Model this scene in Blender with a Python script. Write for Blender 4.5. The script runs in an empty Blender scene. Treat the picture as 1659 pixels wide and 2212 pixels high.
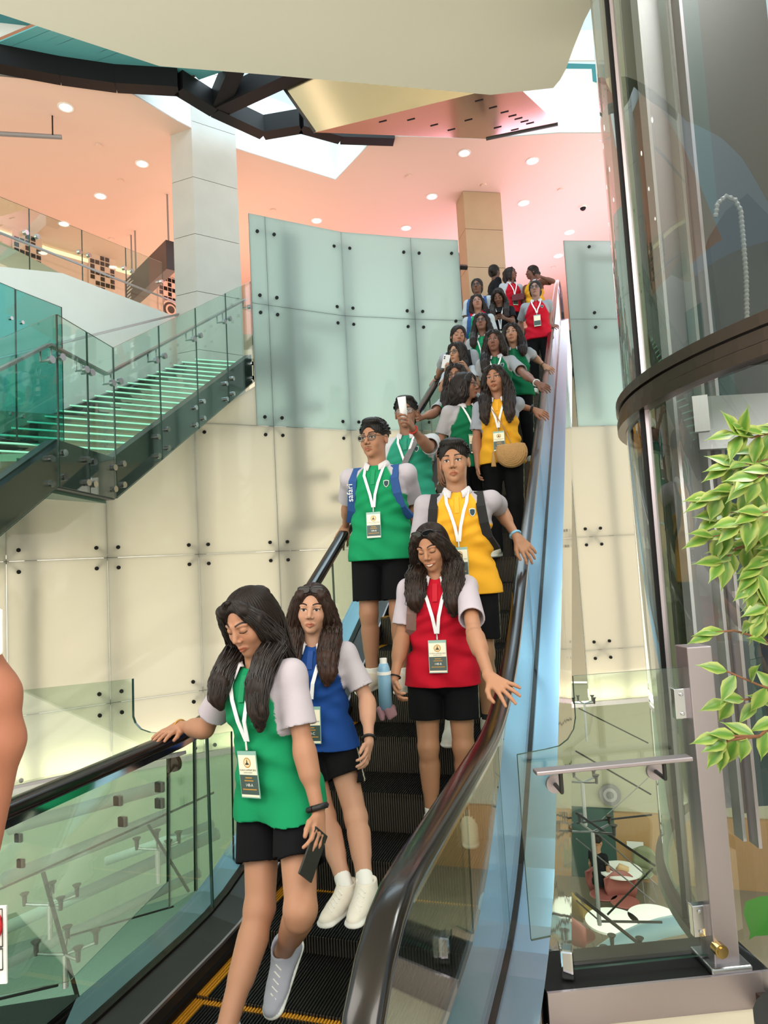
import bpy, bmesh, math, random
import numpy as np
from mathutils import Vector, Matrix
C = bpy.context.scene.collection
# ---------------------------------------------------------------- camera, world, lights, exposure
W, H = 1659, 2212
F = 1477.66
AZ, PI_, RO = [math.radians(v) for v in (17.554, 4.565, -3.119)]
EYE = Vector((0, 0, 1.6))
FW = Vector((-math.sin(AZ)*math.cos(PI_), math.cos(AZ)*math.cos(PI_), math.sin(PI_)))
R0 = Vector((math.cos(AZ), math.sin(AZ), 0)); U0 = R0.cross(FW)
RT = R0*math.cos(RO)+U0*math.sin(RO); UP = -R0*math.sin(RO)+U0*math.cos(RO)
cd = bpy.data.cameras.new('camera'); cam = bpy.data.objects.new('camera', cd); C.objects.link(cam)
cam.matrix_world = Matrix(((RT.x, UP.x, -FW.x, 0), (RT.y, UP.y, -FW.y, 0), (RT.z, UP.z, -FW.z, 1.6), (0, 0, 0, 1)))
cd.sensor_fit = 'VERTICAL'; cd.sensor_height = 36; cd.lens = 36*F/H; cd.clip_start = .05; cd.clip_end = 200
sc = bpy.context.scene; sc.camera = cam
sc.view_settings.view_transform = 'Standard'; sc.view_settings.look = 'None'
sc.view_settings.exposure = -0.08; sc.view_settings.gamma = 1
sc.cycles.use_denoising = True; sc.cycles.max_bounces = 10; sc.cycles.transparent_max_bounces = 24
sc.cycles.caustics_reflective = False; sc.cycles.caustics_refractive = False
sc.cycles.sample_clamp_indirect = 6
wd = bpy.data.worlds.new('sky'); sc.world = wd; wd.use_nodes = True
bg = wd.node_tree.nodes['Background']; bg.inputs[1].default_value = 1.2
_n = wd.node_tree.nodes; _l = wd.node_tree.links; _t = _n.new('ShaderNodeTexCoord'); _s = _n.new('ShaderNodeSeparateXYZ'); _r = _n.new('ShaderNodeValToRGB')      # cool sky above; warm fill added below, standing for lit halls, brightens the soffit
_l.new(_t.outputs['Generated'], _s.inputs[0]); _l.new(_s.outputs[2], _r.inputs[0]); _l.new(_r.outputs[0], bg.inputs[0])
_r.color_ramp.elements[0].position = 0; _r.color_ramp.elements[0].color = (1.75, 1.56, 1.30, 1); _r.color_ramp.elements[1].position = .35; _r.color_ramp.elements[1].color = (.72, .92, 1, 1)

def area(name, loc, to, size, power, col=(1, 1, 1), sy=None):
    l = bpy.data.lights.new(name, 'AREA'); l.energy = power; l.color = col; l.size = size
    if sy: l.shape = 'RECTANGLE'; l.size_y = sy
    o = bpy.data.objects.new(name, l); C.objects.link(o); o.location = loc
    o.rotation_euler = (Vector(to)-Vector(loc)).to_track_quat('-Z', 'Y').to_euler(); o['kind'] = 'structure'
    return o
area('fill_lamp_90', (1.2, -1.5, 4.9), (-1.5, 4, 1.5), 3.5, 330, (1, .95, .88))      # two unseen fill lamps added over the landing to brighten the foreground
area('fill_lamp_91', (-3.8, -.5, 4.9), (-1.5, 4.5, 1.5), 3.0, 215, (1, .95, .88))
area('trim_92', (-8.5, 13.5, 6.6), (-8.5, 13, 9.6), 5, 150, (1, .66, .50))       # orange uplight of the upper hall
area('trim_93', (-2.5, 17.5, 6.5), (-2.5, 16.5, 9.6), 5, 270, (1, .62, .86))     # pink uplight
area('trim_94', (1.5, 15, 6.5), (1.5, 15, 9.6), 4, 140, (1, .64, .88))
area('trim_95', (-3.2, 9.5, 11.5), (-2.5, 8, 0), 5, 420, (.72, .90, 1))          # skylight

# ---------------------------------------------------------------- measuring: from a pixel of the photograph to a point of the place
def ray(x, y): return (RT*(x-W/2)+UP*(H/2-y)+FW*F).normalized()
def onz(x, y, z): r = ray(x, y); return EYE+r*((z-1.6)/r.z)
def onY(x, y, Y): r = ray(x, y); return EYE+r*(Y/r.y)
def onX(x, y, X): r = ray(x, y); return EYE+r*(X/r.x)
def atd(x, y, d): r = ray(x, y); return EYE+r*(d/r.dot(FW))
def oninc(x, y, z0): r = ray(x, y); return EYE+r*((z0-1.6)/(r.z-.57735*r.y))
def onpl(x, y, p, n): r = ray(x, y); n = Vector(n); return EYE+r*((Vector(p)-EYE).dot(n)/r.dot(n))

# ---------------------------------------------------------------- materials
def srgb(h):
    h = h.lstrip('#'); v = [int(h[i:i+2], 16)/255 for i in (0, 2, 4)]
    return tuple((c/12.92 if c < .04045 else ((c+.055)/1.055)**2.4) for c in v)+(1,)
def mat(name, col, rough=.5, metal=0, bump=0, bscale=50, spec=.5, coat=0, var=0, vscale=5, attr=None, sub=0, emit=None, es=0, stretch=None):
    m = bpy.data.materials.new(name); m.use_nodes = True; nt = m.node_tree; b = nt.nodes['Principled BSDF']
    c = srgb(col) if isinstance(col, str) else tuple(col)+(1,)
    b.inputs['Base Color'].default_value = c; b.inputs['Roughness'].default_value = rough; b.inputs['Metallic'].default_value = metal
    b.inputs['Specular IOR Level'].default_value = spec; b.inputs['Coat Weight'].default_value = coat
    if sub: b.inputs['Subsurface Weight'].default_value = sub; b.inputs['Subsurface Radius'].default_value = (.02, .008, .004); b.inputs['Subsurface Scale'].default_value = .5
    if emit: b.inputs['Emission Color'].default_value = srgb(emit); b.inputs['Emission Strength'].default_value = es
    src = None
    if attr:
        a = nt.nodes.new('ShaderNodeVertexColor'); a.layer_name = attr; src = a.outputs[0]; nt.links.new(src, b.inputs['Base Color'])
    if var or bump:
        tc = nt.nodes.new('ShaderNodeTexCoord'); co = tc.outputs['Object']
        if stretch:
            mp = nt.nodes.new('ShaderNodeMapping'); mp.inputs['Scale'].default_value = stretch; nt.links.new(co, mp.inputs[0]); co = mp.outputs[0]
    if var:
        n = nt.nodes.new('ShaderNodeTexNoise'); n.inputs['Scale'].default_value = vscale; n.inputs['Detail'].default_value = 5; nt.links.new(co, n.inputs[0])
        mx = nt.nodes.new('ShaderNodeMix'); mx.data_type = 'RGBA'; mx.blend_type = 'MULTIPLY'; mx.inputs[0].default_value = 1
        cr = nt.nodes.new('ShaderNodeMapRange'); cr.inputs['To Min'].default_value = 1-var; cr.inputs['To Max'].default_value = 1+var*.4; nt.links.new(n.outputs[0], cr.inputs[0])
        if src: nt.links.new(src, mx.inputs[6])
        else: mx.inputs[6].default_value = c
        nt.links.new(cr.outputs[0], mx.inputs[7]); nt.links.new(mx.outputs[2], b.inputs['Base Color'])
    if bump:
        n = nt.nodes.new('ShaderNodeTexNoise'); n.inputs['Scale'].default_value = bscale; nt.links.new(co, n.inputs[0])
        bp = nt.nodes.new('ShaderNodeBump'); bp.inputs['Strength'].default_value = bump; bp.inputs['Distance'].default_value = .01
        nt.links.new(n.outputs[0], bp.inputs['Height']); nt.links.new(bp.outputs[0], b.inputs['Normal'])
    return m
def schlick(nt, f0):      # reflectance of a pane, the same from either side
    lw = nt.nodes.new('ShaderNodeLayerWeight'); lw.inputs[0].default_value = .5
    p = nt.nodes.new('ShaderNodeMath'); p.operation = 'POWER'; nt.links.new(lw.outputs['Facing'], p.inputs[0]); p.inputs[1].default_value = 5
    q = nt.nodes.new('ShaderNodeMath'); q.operation = 'MULTIPLY_ADD'; nt.links.new(p.outputs[0], q.inputs[0]); q.inputs[1].default_value = .8; q.inputs[2].default_value = f0
    return q.outputs[0]
def glass(name, tint, refl=1.0, ior=1.5, rough=0.0):
    m = bpy.data.materials.new(name); m.use_nodes = True; nt = m.node_tree; nt.nodes.clear()
    o = nt.nodes.new('ShaderNodeOutputMaterial'); t = nt.nodes.new('ShaderNodeBsdfTransparent'); g = nt.nodes.new('ShaderNodeBsdfGlossy')
    t.inputs[0].default_value = srgb(tint); g.inputs['Roughness'].default_value = rough; g.inputs[0].default_value = (refl, refl, refl, 1)
    mx = nt.nodes.new('ShaderNodeMixShader'); nt.links.new(schlick(nt, ((ior-1)/(ior+1))**2*1.6), mx.inputs[0]); nt.links.new(t.outputs[0], mx.inputs[1]); nt.links.new(g.outputs[0], mx.inputs[2]); nt.links.new(mx.outputs[0], o.inputs[0])
    return m
def frosted(name, col, trans=.6):
    m = bpy.data.materials.new(name); m.use_nodes = True; nt = m.node_tree; nt.nodes.clear()
    o = nt.nodes.new('ShaderNodeOutputMaterial'); tr = nt.nodes.new('ShaderNodeBsdfTranslucent'); df = nt.nodes.new('ShaderNodeBsdfDiffuse')
    gl = nt.nodes.new('ShaderNodeBsdfGlossy'); gl.inputs['Roughness'].default_value = .04
    tr.inputs[0].default_value = srgb(col); df.inputs[0].default_value = srgb(col)
    m1 = nt.nodes.new('ShaderNodeMixShader'); m1.inputs[0].default_value = trans; nt.links.new(df.outputs[0], m1.inputs[1]); nt.links.new(tr.outputs[0], m1.inputs[2])
    m2 = nt.nodes.new('ShaderNodeMixShader'); nt.links.new(schlick(nt, .045), m2.inputs[0]); nt.links.new(m1.outputs[0], m2.inputs[1]); nt.links.new(gl.outputs[0], m2.inputs[2])
    nt.links.new(m2.outputs[0], o.inputs[0]); return m
def emis(name, col, s):
    m = bpy.data.materials.new(name); m.use_nodes = True; nt = m.node_tree; nt.nodes.clear()
    o = nt.nodes.new('ShaderNodeOutputMaterial'); e = nt.nodes.new('ShaderNodeEmission'); e.inputs[0].default_value = srgb(col); e.inputs[1].default_value = s
    nt.links.new(e.outputs[0], o.inputs[0]); return m
M = dict(
    rubber=mat('handrail_rubber', '#15110f', .22, coat=.15, spec=.45), steel=mat('brushed_steel', '#a9abae', .28, 1, bump=.12, bscale=9, stretch=(1, 60, 60)),
    deck=mat('deck_steel_sky_tint', '#a4c3da', .28, 1, bump=.05, bscale=6), mirror=mat('mirror_steel', '#b9b6a8', .05, 1, bump=.25, bscale=3),  # deck: blue reflection of the sky is put into the steel's base colour
    dsteel=mat('dark_steel', '#3b3a38', .35, .6), black=mat('black_metal', '#0d0d0f', .55, .0, spec=.25), tread=mat('tread_black', '#22211f', .42, .4),
    yellow=mat('yellow_comb', '#c98a1e', .5), chrome=mat('chrome', '#cfcfd2', .1, 1), lilac=mat('satin_steel', '#b5aab0', .38, .9),
    cream=mat('cream_plaster', '#f0ecdf', .85, var=.03, vscale=1.5), salmon=mat('salmon_plaster', '#e9cdbd', .85), white=mat('white_plaster', '#e6ecea', .7),
    stone=mat('pale_stone', '#cfcabf', .6, var=.16, vscale=3, bump=.1, bscale=20), marble=mat('white_marble', '#dfe4df', .35, var=.07, vscale=2.5),
    tile=mat('floor_tile', '#d8cbb4', .28, var=.08, vscale=3), stringer=mat('charcoal_steel', '#3a3f41', .38, .3), wood=mat('timber', '#a06a48', .6, var=.2, vscale=8),
    sky=glass('skylight_glass', '#bfe9ee', .8), teal=mat('teal_panel', '#3f8f98', .5), clear=glass('clear_glass', '#eef6f0', .9), green=glass('green_glass', '#eaf6f1', 1.0),
    tealg=glass('teal_glass', '#9fdcd8', 1.0), shaft=glass('shaft_glass', '#cfd8d2', 1.0, 1.6), edge=mat('glass_edge', '#2c4a40', .15), frost=frosted('frosted_glass', '#d2e2dd', .76),
    frost_b=frosted('frosted_glass_cream', '#e6e3d6', .74), lamp=emis('lamp_white', '#fff6e8', 9), cove=emis('cove_light', '#ffe2ac', 2.2), gold=mat('polished_champagne_steel', '#d9c9a8', .12, 1, bump=.1, bscale=1.2),
    pinkm=mat('polished_soffit', '#d9bcb4', .14, 1), white_m=mat('white_paint', '#f2f0ea', .5), red=mat('red_paint', '#c0202a', .5), greent=mat('tread_green_glass', '#5a9c7d', .12, spec=.8, coat=.5),
    dgrey=mat('panel_grey', '#8d8a8c', .45, .2), dbrown=mat('panel_brown', '#4b423c', .5), lgrey=mat('panel_light', '#b9b5b8', .4, .3), ochre=mat('panel_cream', '#c4bd92', .6), navy=mat('panel_teal_dark', '#23393b', .4),
    deep=mat('panel_black', '#1c1a1b', .45), pipe=mat('blue_pipe', '#a9ccd6', .4), olive=mat('panel_olive', '#5a5b48', .5))

# ---------------------------------------------------------------- mesh helpers
def link(name, me, m, parent=None, smooth=False):
    o = bpy.data.objects.new(name, me); C.objects.link(o)
    for x in (m if isinstance(m, (list, tuple)) else [m]): me.materials.append(x)
    if smooth:
        for p in me.polygons: p.use_smooth = True
    if parent: o.parent = parent
    return o
class MB:
    def __init__(s): s.v = []; s.f = []; s.mi = []
    def add(s, vs, fs, mi=0):
        n = len(s.v); s.v += [tuple(v) for v in vs]; s.f += [tuple(n+i for i in f) for f in fs]; s.mi += [mi]*len(fs); return s
    def box(s, lo, hi, mi=0, rot=0, about=None):
        x0, y0, z0 = lo; x1, y1, z1 = hi
        v = [(x, y, z) for z in (z0, z1) for x, y in ((x0, y0), (x1, y0), (x1, y1), (x0, y1))]
        if rot:
            a = about or ((x0+x1)/2, (y0+y1)/2); c, q = math.cos(rot), math.sin(rot)
            v = [(a[0]+(x-a[0])*c-(y-a[1])*q, a[1]+(x-a[0])*q+(y-a[1])*c, z) for x, y, z in v]
        return s.add(v, [(0, 3, 2, 1), (4, 5, 6, 7), (0, 1, 5, 4), (1, 2, 6, 5), (2, 3, 7, 6), (3, 0, 4, 7)], mi)
    def prism(s, poly, off, mi=0):      # any 3D polygon extruded by a vector
        n = len(poly); off = Vector(off); v = [Vector(p) for p in poly]; v += [p+off for p in v]
        return s.add(v, [tuple(range(n))[::-1], tuple(range(n, 2*n))]+[(i, (i+1) % n, n+(i+1) % n, n+i) for i in range(n)], mi)
    def tube(s, pts, r, n=8, mi=0, cap=True, prof=None, up=None):
        pts = [Vector(p) for p in pts]; rs = r if isinstance(r, (list, tuple)) else [r]*len(pts); k = len(pts)
        rings = []; last = None
        for i, p in enumerate(pts):
            d = (pts[min(i+1, k-1)]-pts[max(i-1, 0)]).normalized()
            u = Vector(up) if up is not None else (last if last is not None else (Vector((0, 0, 1)) if abs(d.z) < .9 else Vector((1, 0, 0))))
            a = d.cross(u); a = a.normalized() if a.length > 1e-6 else d.orthogonal().normalized(); b = a.cross(d).normalized()
            if up is None: last = b
            if prof: rings.append([p+a*x*rs[i]+b*z*rs[i] for x, z in prof])
            else: rings.append([p+(a*math.cos(2*math.pi*j/n)+b*math.sin(2*math.pi*j/n))*rs[i] for j in range(n)])
        n = len(rings[0]); vs = [q for g in rings for q in g]; fs = [(i*n+j, i*n+(j+1) % n, (i+1)*n+(j+1) % n, (i+1)*n+j) for i in range(k-1) for j in range(n)]
        if cap: fs += [tuple(range(n))[::-1], tuple(range((k-1)*n, k*n))]
        return s.add(vs, fs, mi)
    def cyl(s, a, b, r, n=16, mi=0): return s.tube([a, b], r, n, mi)
    def build(s, name, m, parent=None, smooth=False, bevel=0):
        me = bpy.data.meshes.new(name); me.from_pydata(s.v, [], s.f); me.polygons.foreach_set('material_index', s.mi); me.update()
        o = link(name, me, m, parent, smooth)
        if bevel: md = o.modifiers.new('b', 'BEVEL'); md.width = bevel; md.segments = 2; md.limit_method = 'ANGLE'
        return o
def tag(o, label=None, cat=None, group=None, kind=None):
    if label: o['label'] = label
    if cat: o['category'] = cat
    if group: o['group'] = group
    if kind: o['kind'] = kind
    return o
def struct(o): o['kind'] = 'structure'; return o
def empty(name, loc, label, cat, group=None, rz=0):
    o = bpy.data.objects.new(name, None); C.objects.link(o); o.location = loc; o.rotation_euler = (0, 0, rz); o.empty_display_size = .1
    return tag(o, label, cat, group)
def keep(o, parent):      # parent without moving
    o.parent = parent; o.matrix_parent_inverse = Matrix.Translation(parent.location).inverted() if parent.rotation_euler.z == 0 else parent.matrix_world.inverted(); return o
def into(parent, *obs):
    for o in obs: keep(o, parent)
def pane(poly, th=.012, n=None):
    p = [Vector(q) for q in poly]; n = Vector(n) if n else (p[1]-p[0]).cross(p[2]-p[0]).normalized()
    b = MB(); k = len(p); v = [q-n*th/2 for q in p]+[q+n*th/2 for q in p]
    b.add(v, [tuple(range(k))[::-1], tuple(range(k, 2*k))]); b.add(v, [(i, (i+1) % k, k+(i+1) % k, k+i) for i in range(k)], 1); return b

# ================================================================= ESCALATOR
T30 = math.tan(math.radians(30)); ZT = 6.25
def inc(Y, Yb, w, top):
    if Y < Yb-w: z = 0
    elif Y < Yb+w: z = T30*(Y-Yb+w)**2/(4*w)
    else: z = T30*(Y-Yb)
    Ye = Yb+top/T30
    if Y > Ye+w: return top
    if Y > Ye-w: return z-T30*(Y-Ye+w)**2/(4*w)
    return z
def zrail(Y): return .935+inc(Y, 3.0, .55, ZT)
def zdeck(Y): return .12+inc(Y, 2.98, .4, ZT)
def znose(Y): return inc(Y, 2.74, .55, ZT)
XR, XL = -.459, -1.765
SX0, SX1 = -1.612, -.612
esc = empty('escalator', (-1.112, 1.2, 0), 'long descending escalator with glass sides, black handrails and steel decks', 'escalator')
Ys = [1.3+.12*i for i in range(117)]
def yrange(a, b, s): n = max(2, int((b-a)/s)+1); return [a+(b-a)*i/(n-1) for i in range(n)]
YB = 15.2
for X, side in ((XR, 1), (XL, -1)):
    # handrail with its newel curve at both ends
    pts = []
    for k in range(15):
        a = math.radians(-150+k*10) if False else math.radians(-80-k*13.0)
        pts.append((X, 1.45+.375*math.cos(a), .56+.375*math.sin(a)))
    pts = [p for p in pts if p[1] <= 1.46] if False else pts
    pts += [(X, y, zrail(y)) for y in yrange(1.5, YB-.5, .1)]
    e = zrail(YB)
    for k in range(1, 15):
        a = math.radians(90-k*12.5); pts.append((X, YB-.45+.375*math.cos(a), e-.375+.375*math.sin(a)))
    prof = [(.038*math.copysign(abs(math.cos(t))**.6, math.cos(t)), .024*math.copysign(abs(math.sin(t))**.7, math.sin(t))) for t in [2*math.pi*j/20 for j in range(20)]]
    into(esc, MB().tube(pts, 1, prof=prof, up=(0, 0, 1) if False else None).build('handrail', M['rubber'], smooth=True))
    gp = [(X, y, zrail(y)-.036) for y in yrange(1.45, YB-.5, .12)]
    into(esc, MB().tube(gp, 1, prof=[(-.022, -.012), (.022, -.012), (.022, .012), (-.022, .012)]).build('handrail_guide', M['chrome']))
    # balustrade glass, in panes
    cuts = [1.42, 2.75, 4.35, 5.95, 7.55, 9.15, 10.75, 12.35, 13.95, 14.9]
    for a, b_ in zip(cuts[:-1], cuts[1:]):
        ys = yrange(a+.004, b_-.004, .13); poly = [(X, y, zdeck(y)-.01) for y in ys]+[(X, y, zrail(y)-.045) for y in ys[::-1]]
        if a == cuts[0]: poly += [(X, 1.42+.34*math.cos(q)+0*1, .56+.34*math.sin(q)) for q in [math.radians(v) for v in (100, 120, 140, 160, 180, 200, 220, 235)]]
        into(esc, pane(poly, .012, (1, 0, 0)).build('glass_pane', [M['clear'], M['edge']]))
    ys = yrange(-1.2, YB, .15)
    def strip(name, x0, x1, dz0, dz1, m, th=.01, fn=zdeck, y0=-1.2):
        ys = yrange(y0, YB, .15); b = MB(); n = len(ys)
        vs = [(x0, y, fn(y)+dz0) for y in ys]+[(x1, y, fn(y)+dz1) for y in ys]+[(x1, y, fn(y)+dz1-th) for y in ys]+[(x0, y, fn(y)+dz0-th) for y in ys]
        fs = []
        for i in range(n-1):
            for k in range(4): fs.append((k*n+i, k*n+i+1, ((k+1) % 4)*n+i+1, ((k+1) % 4)*n+i))
        b.add(vs, fs); o = b.build(name, m); into(esc, o); return o
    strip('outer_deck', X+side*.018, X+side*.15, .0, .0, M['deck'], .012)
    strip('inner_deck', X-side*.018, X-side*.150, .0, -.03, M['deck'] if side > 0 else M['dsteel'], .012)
    strip('gasket', X+side*.018, X-side*.018, .012, .012, M['rubber'], .03)
    strip('cladding', X+side*.15, X+side*.1505, -.0, -.0, M['mirror'], .95)
    strip('skirt', X-side*.150, X-side*.1535, -.03, -.03, M['dsteel'], .55)
    strip('skirt_strip', X-side*.147, X-side*.158, -.018, -.018, M['lilac'], .012)
    strip('skirt_brush', X-side*.155, X-side*.162, -.075, -.085, M['black'], .02)
# steps
def step_mesh():
    b = MB(); w = .498; pitch = .0125; n = int(2*w/pitch)
    b.box((-w, 0, -.03), (w, .4, -.012), 0); b.box((-w, .0, -.215), (w, .012, -.012), 0)
    for i in range(n):
        x = -w+i*pitch
        b.box((x, .0, -.012), (x+pitch*.5, .366, 0), 1 if x < -w+.045 else 0)
        b.box((x, .366, -.012), (x+pitch*.5, .4, 0), 1)
        b.box((x, -.008, -.21), (x+pitch*.5, 0, -.002), 2)
    return b
def build_step():
    m = step_mesh(); me = bpy.data.meshes.new('step'); me.from_pydata(m.v, [], m.f); me.polygons.foreach_set('material_index', m.mi); me.update()
    for x in (M['tread'], M['yellow'], M['riser']): me.materials.append(x)
    return me
M['riser'] = mat('riser_aluminium', '#5d554c', .38, .7)
sm = build_step(); NOSE = [1.58, 1.98, 2.38, 2.74, 3.13]+[3.48+.3464*i for i in range(29)]
NOSE += [NOSE[-1]+.37, NOSE[-1]+.76, NOSE[-1]+1.16]
for y in NOSE:
    o = bpy.data.objects.new('step', sm); C.objects.link(o); o.location = (-1.112, y, znose(y)); into(esc, o)
into(esc, MB().box((SX0-.1, -1.2, -.05), (SX1+.1, 1.58, -.002)).build('landing_plate', M['dsteel']))
into(esc, MB().add([(SX0-.14, yy, zdeck(yy)-1.35 if yy > 3 else -1.2) for yy in (-1.2, 3.0, 13.9, YB)]+[(SX1+.14, yy, zdeck(yy)-1.35 if yy > 3 else -1.2) for yy in (-1.2, 3.0, 13.9, YB)], [(0, 1, 5, 4), (1, 2, 6, 5), (2, 3, 7, 6)]).build('underside', M['dsteel']))

# ================================================================= CURVED FROSTED WALL
N = [(-7.9, 5.75), (-7.0, 6.62), (-6.24, 7.51), (-5.43, 8.40), (-4.6, 9.24), (-3.7, 10.17), (-2.7, 10.83), (-1.97, 11.25)]
ZA, ZB, ZC, ZD, ZE, ZTOP = 5.683, 3.80, 1.915, .03, -.80, 7.1
wall = empty('wall_back', (-4.6, 9.24, -.8), None, None); wall['kind'] = 'structure'
def quad(a, b_, z0, z1, g=.002):
    a = Vector((*a, 0)); b_ = Vector((*b_, 0)); d = (b_-a).normalized()*g; return [(a+d)+Vector((0, 0, z0+g)), (b_-d)+Vector((0, 0, z0+g)), (b_-d)+Vector((0, 0, z1-g)), (a+d)+Vector((0, 0, z1-g))]
def wpane(a, b_, z0, z1, m): into(wall, pane(quad(a, b_, z0, z1), .02).build('glass_panel', [m, M['edge']]))
Lx = (-4.78, 9.05)    # left end of the upper rows
for i in range(len(N)-1):
    a, b_ = N[i], N[i+1]
    for z0, z1 in ((ZE, ZD), (ZD, ZC), (ZC, ZB)): wpane(a, b_, z0, z1, M['frost_b'])
    if i >= 4:
        wpane(a, b_, ZB, ZA, M['frost']); wpane(a, b_, ZA, ZTOP, M['frost'])
for z0, z1 in ((ZB, ZA), (ZA, ZTOP)): wpane(Lx, N[4], z0, z1, M['frost'])
# piece under the stair, sloping top
into(wall, pane([(N[3][0], N[3][1], ZB), (Lx[0], Lx[1], ZB), (Lx[0], Lx[1], 4.40), (N[3][0]+.08, N[3][1]+.08, 3.86)], .02).build('glass_panel', [M['frost_b'], M['edge']]))
RN = [(-.256, 12.03), (.75, 12.50), (1.75, 12.9)]
for a, b_ in zip(RN[:-1], RN[1:]):
    for z0, z1 in ((ZB, ZA), (ZA, 7.1)): wpane(a, b_, z0, z1, M['frost'])
for a, b_ in zip([(-.42, 11.95)]+RN[1:-1], RN[1:]):
    for z0, z1 in ((ZE, ZD), (ZD, ZC), (ZC, ZB)): wpane(a, b_, z0, z1, M['frost_b'])
# below the base trim the glazing goes on down to the lower hall
LN = N+[(-1.2, 11.62), (-.42, 11.95), (.75, 12.50), (1.75, 12.9)]; LW = N+[(-1.2, 11.62)]
tr = MB()
for a, b_ in zip(LN[:-1], LN[1:]):
    v = Vector((b_[0]-a[0], b_[1]-a[1], 0)).normalized(); n = Vector((v.y, -v.x, 0))*.06
    tr.prism([Vector((*a, ZE-.07))+n, Vector((*b_, ZE-.07))+n, Vector((*b_, ZE))+n, Vector((*a, ZE))+n], -n*2)
o = tr.build('trim_1', M['lilac']); struct(o)
lowm = frosted('lower_green_glass', '#b9c9b2', .35)
o = MB()
for a, b_ in zip(LW[:-1], LW[1:]): o.prism([(a[0], a[1], -5.4), (b_[0], b_[1], -5.4), (b_[0], b_[1], ZE-.07), (a[0], a[1], ZE-.07)], (.0, .02, 0))
struct(o.build('wall_lower', lowm))
# spider bolts on every node: dark caps on the face, arms behind it
def spider(p, d, z, m, parts=4):
    n = Vector((d.y, -d.x, 0)); caps = MB(); arms = MB(); c = Vector((*p, z))
    for sx in (-1, 1):
        for sz in (-1, 1):
            if parts == 2 and sz > 0: continue
            if parts == 1 and (sz > 0 or sx > 0): continue
            q = c+d*sx*.135+Vector((0, 0, sz*.135 if parts == 4 else -.15))
            caps.cyl(q+n*.012, q+n*.034, .026, 12); arms.tube([q-n*.02, q-n*.03, c-n*.08 if parts == 4 else c-n*.08-Vector((0, 0, .15))], [.012, .016, .022], 6)
    into(wall, caps.build('spider_bolt', M['black'], smooth=False)); into(wall, arms.build('spider_arm', M['dsteel']))
for i in range(1, 7):
    d = Vector((N[i+1][0]-N[i-1][0], N[i+1][1]-N[i-1][1], 0)).normalized()
    for z in (ZC, ZD): spider(N[i], d, z, None)
    spider(N[i], d, ZE+.22, None, 2)
    if i >= 3: spider(N[i], d, ZB, None)
    if i >= 4: spider(N[i], d, ZA, None); spider(N[i], d, ZTOP-.12, None, 2)
d = Vector((.75, .45, 0)).normalized()
for z in (ZA-.13, ZA+.13, ZTOP-.1): spider((N[7][0]+.0, N[7][1]), d, z, None, 1)
d = Vector((.9, .42, 0)).normalized()
for z in (ZC, ZD): spider((-.15, 12.08), d, z, None)
for z in (ZA-.13, ZA+.13, ZTOP-.1): spider((.28, 12.28), d, z+.13, None, 1)
# structure behind the glass, and the lamps that light it
sb = MB()
for (x, y_), z0, z1, r in [((-4.44, 9.66), 2.2, 6.9, .10), ((-4.62, 9.46), -.8, 2.3, .07), ((-3.73, 10.34), -.8, 6.9, .05), ((-2.78, 10.98), 2.3, 6.9, .06), ((-2.05, 11.4), 3.0, 6.95, .06), ((-5.50, 8.56), -.8, 3.7, .06), ((-6.30, 7.68), -.8, 3.7, .05), ((-4.5, 9.6), -.8, 2.2, .05), ((-6.9, 6.9), -.8, 3.7, .05), ((.0, 12.35), 3.9, 6.95, .06), ((.15, 12.35), -.8, 3.8, .04)]:
    sb.box((x-r, y_-r, z0), (x+r, y_+r, z1))
def bar(a, b_, r=.05): sb.tube([a, b_], r*1.2, 4)
bar((-4.47, 9.68, 5.42), (-3.75, 10.45, 5.42), .07); bar((-4.05, 9.95, 3.05), (-4.6, 9.5, 2.95)); bar((-4.66, 9.5, 2.3), (-3.7, 10.4, 2.3), .06); bar((-4.05, 9.95, 2.7), (-2.7, 11.1, 2.75)); bar((-2.55, 11.2, 6.75), (-1.9, 11.6, 6.75), .04)
bar((-5.4, 8.8, 3.6), (-4.1, 9.95, 4.15)); bar((0, 12.35, 6.75), (1.5, 12.9, 6.75)); bar((0, 12.35, 5.2), (1.5, 12.9, 5.2)); bar((-4.9, 9.4, 5.35), (-4.5, 9.75, 5.25), .06)
sb.prism([(-4.9, 9.3, 4.3), (-4.2, 10.0, 4.75), (-4.2, 10.0, 5.2), (-4.9, 9.3, 4.9)], (0, .03, 0))
struct(sb.build('trim_2', M['dsteel']))
def behind(p, q, z0, z1, dist, power, col):
    p = Vector((*p, 0)); q = Vector((*q, 0)); d = (q-p).normalized(); n = Vector((d.y, -d.x, 0)); c = (p+q)/2-n*dist; c.z = (z0+z1)/2
    o = area('trim_9', c, c+n, (q-p).length, power, col, z1-z0); return o
behind((-7.9, 5.9), (-5.4, 8.4), ZE, ZB, 1.3, 50, (1, .95, .85)); behind((-5.4, 8.4), (-1.2, 11.6), ZE, ZB, 1.3, 84, (1, .96, .87))
behind((-4.8, 9.0), (-1.9, 11.3), ZB, ZTOP, 1.4, 30, (.74, .95, 1)); behind((-.3, 12), (2, 13), ZB, ZTOP, 1.4, 40, (.78, .95, 1)); behind((-.6, 11.8), (2, 13), ZE, ZB, 1.3, 48, (1, .93, .82))
for a, b_ in (((-7.9, 5.75), (-5.43, 8.4)), ((-5.43, 8.4), (-2.7, 10.83)), ((-2.7, 10.83), (-.42, 11.95)), ((-.42, 11.95), (1.75, 12.9))): behind(a, b_, ZE+.03, ZE+.16, .20, 34, (1, .90, .68))

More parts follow.
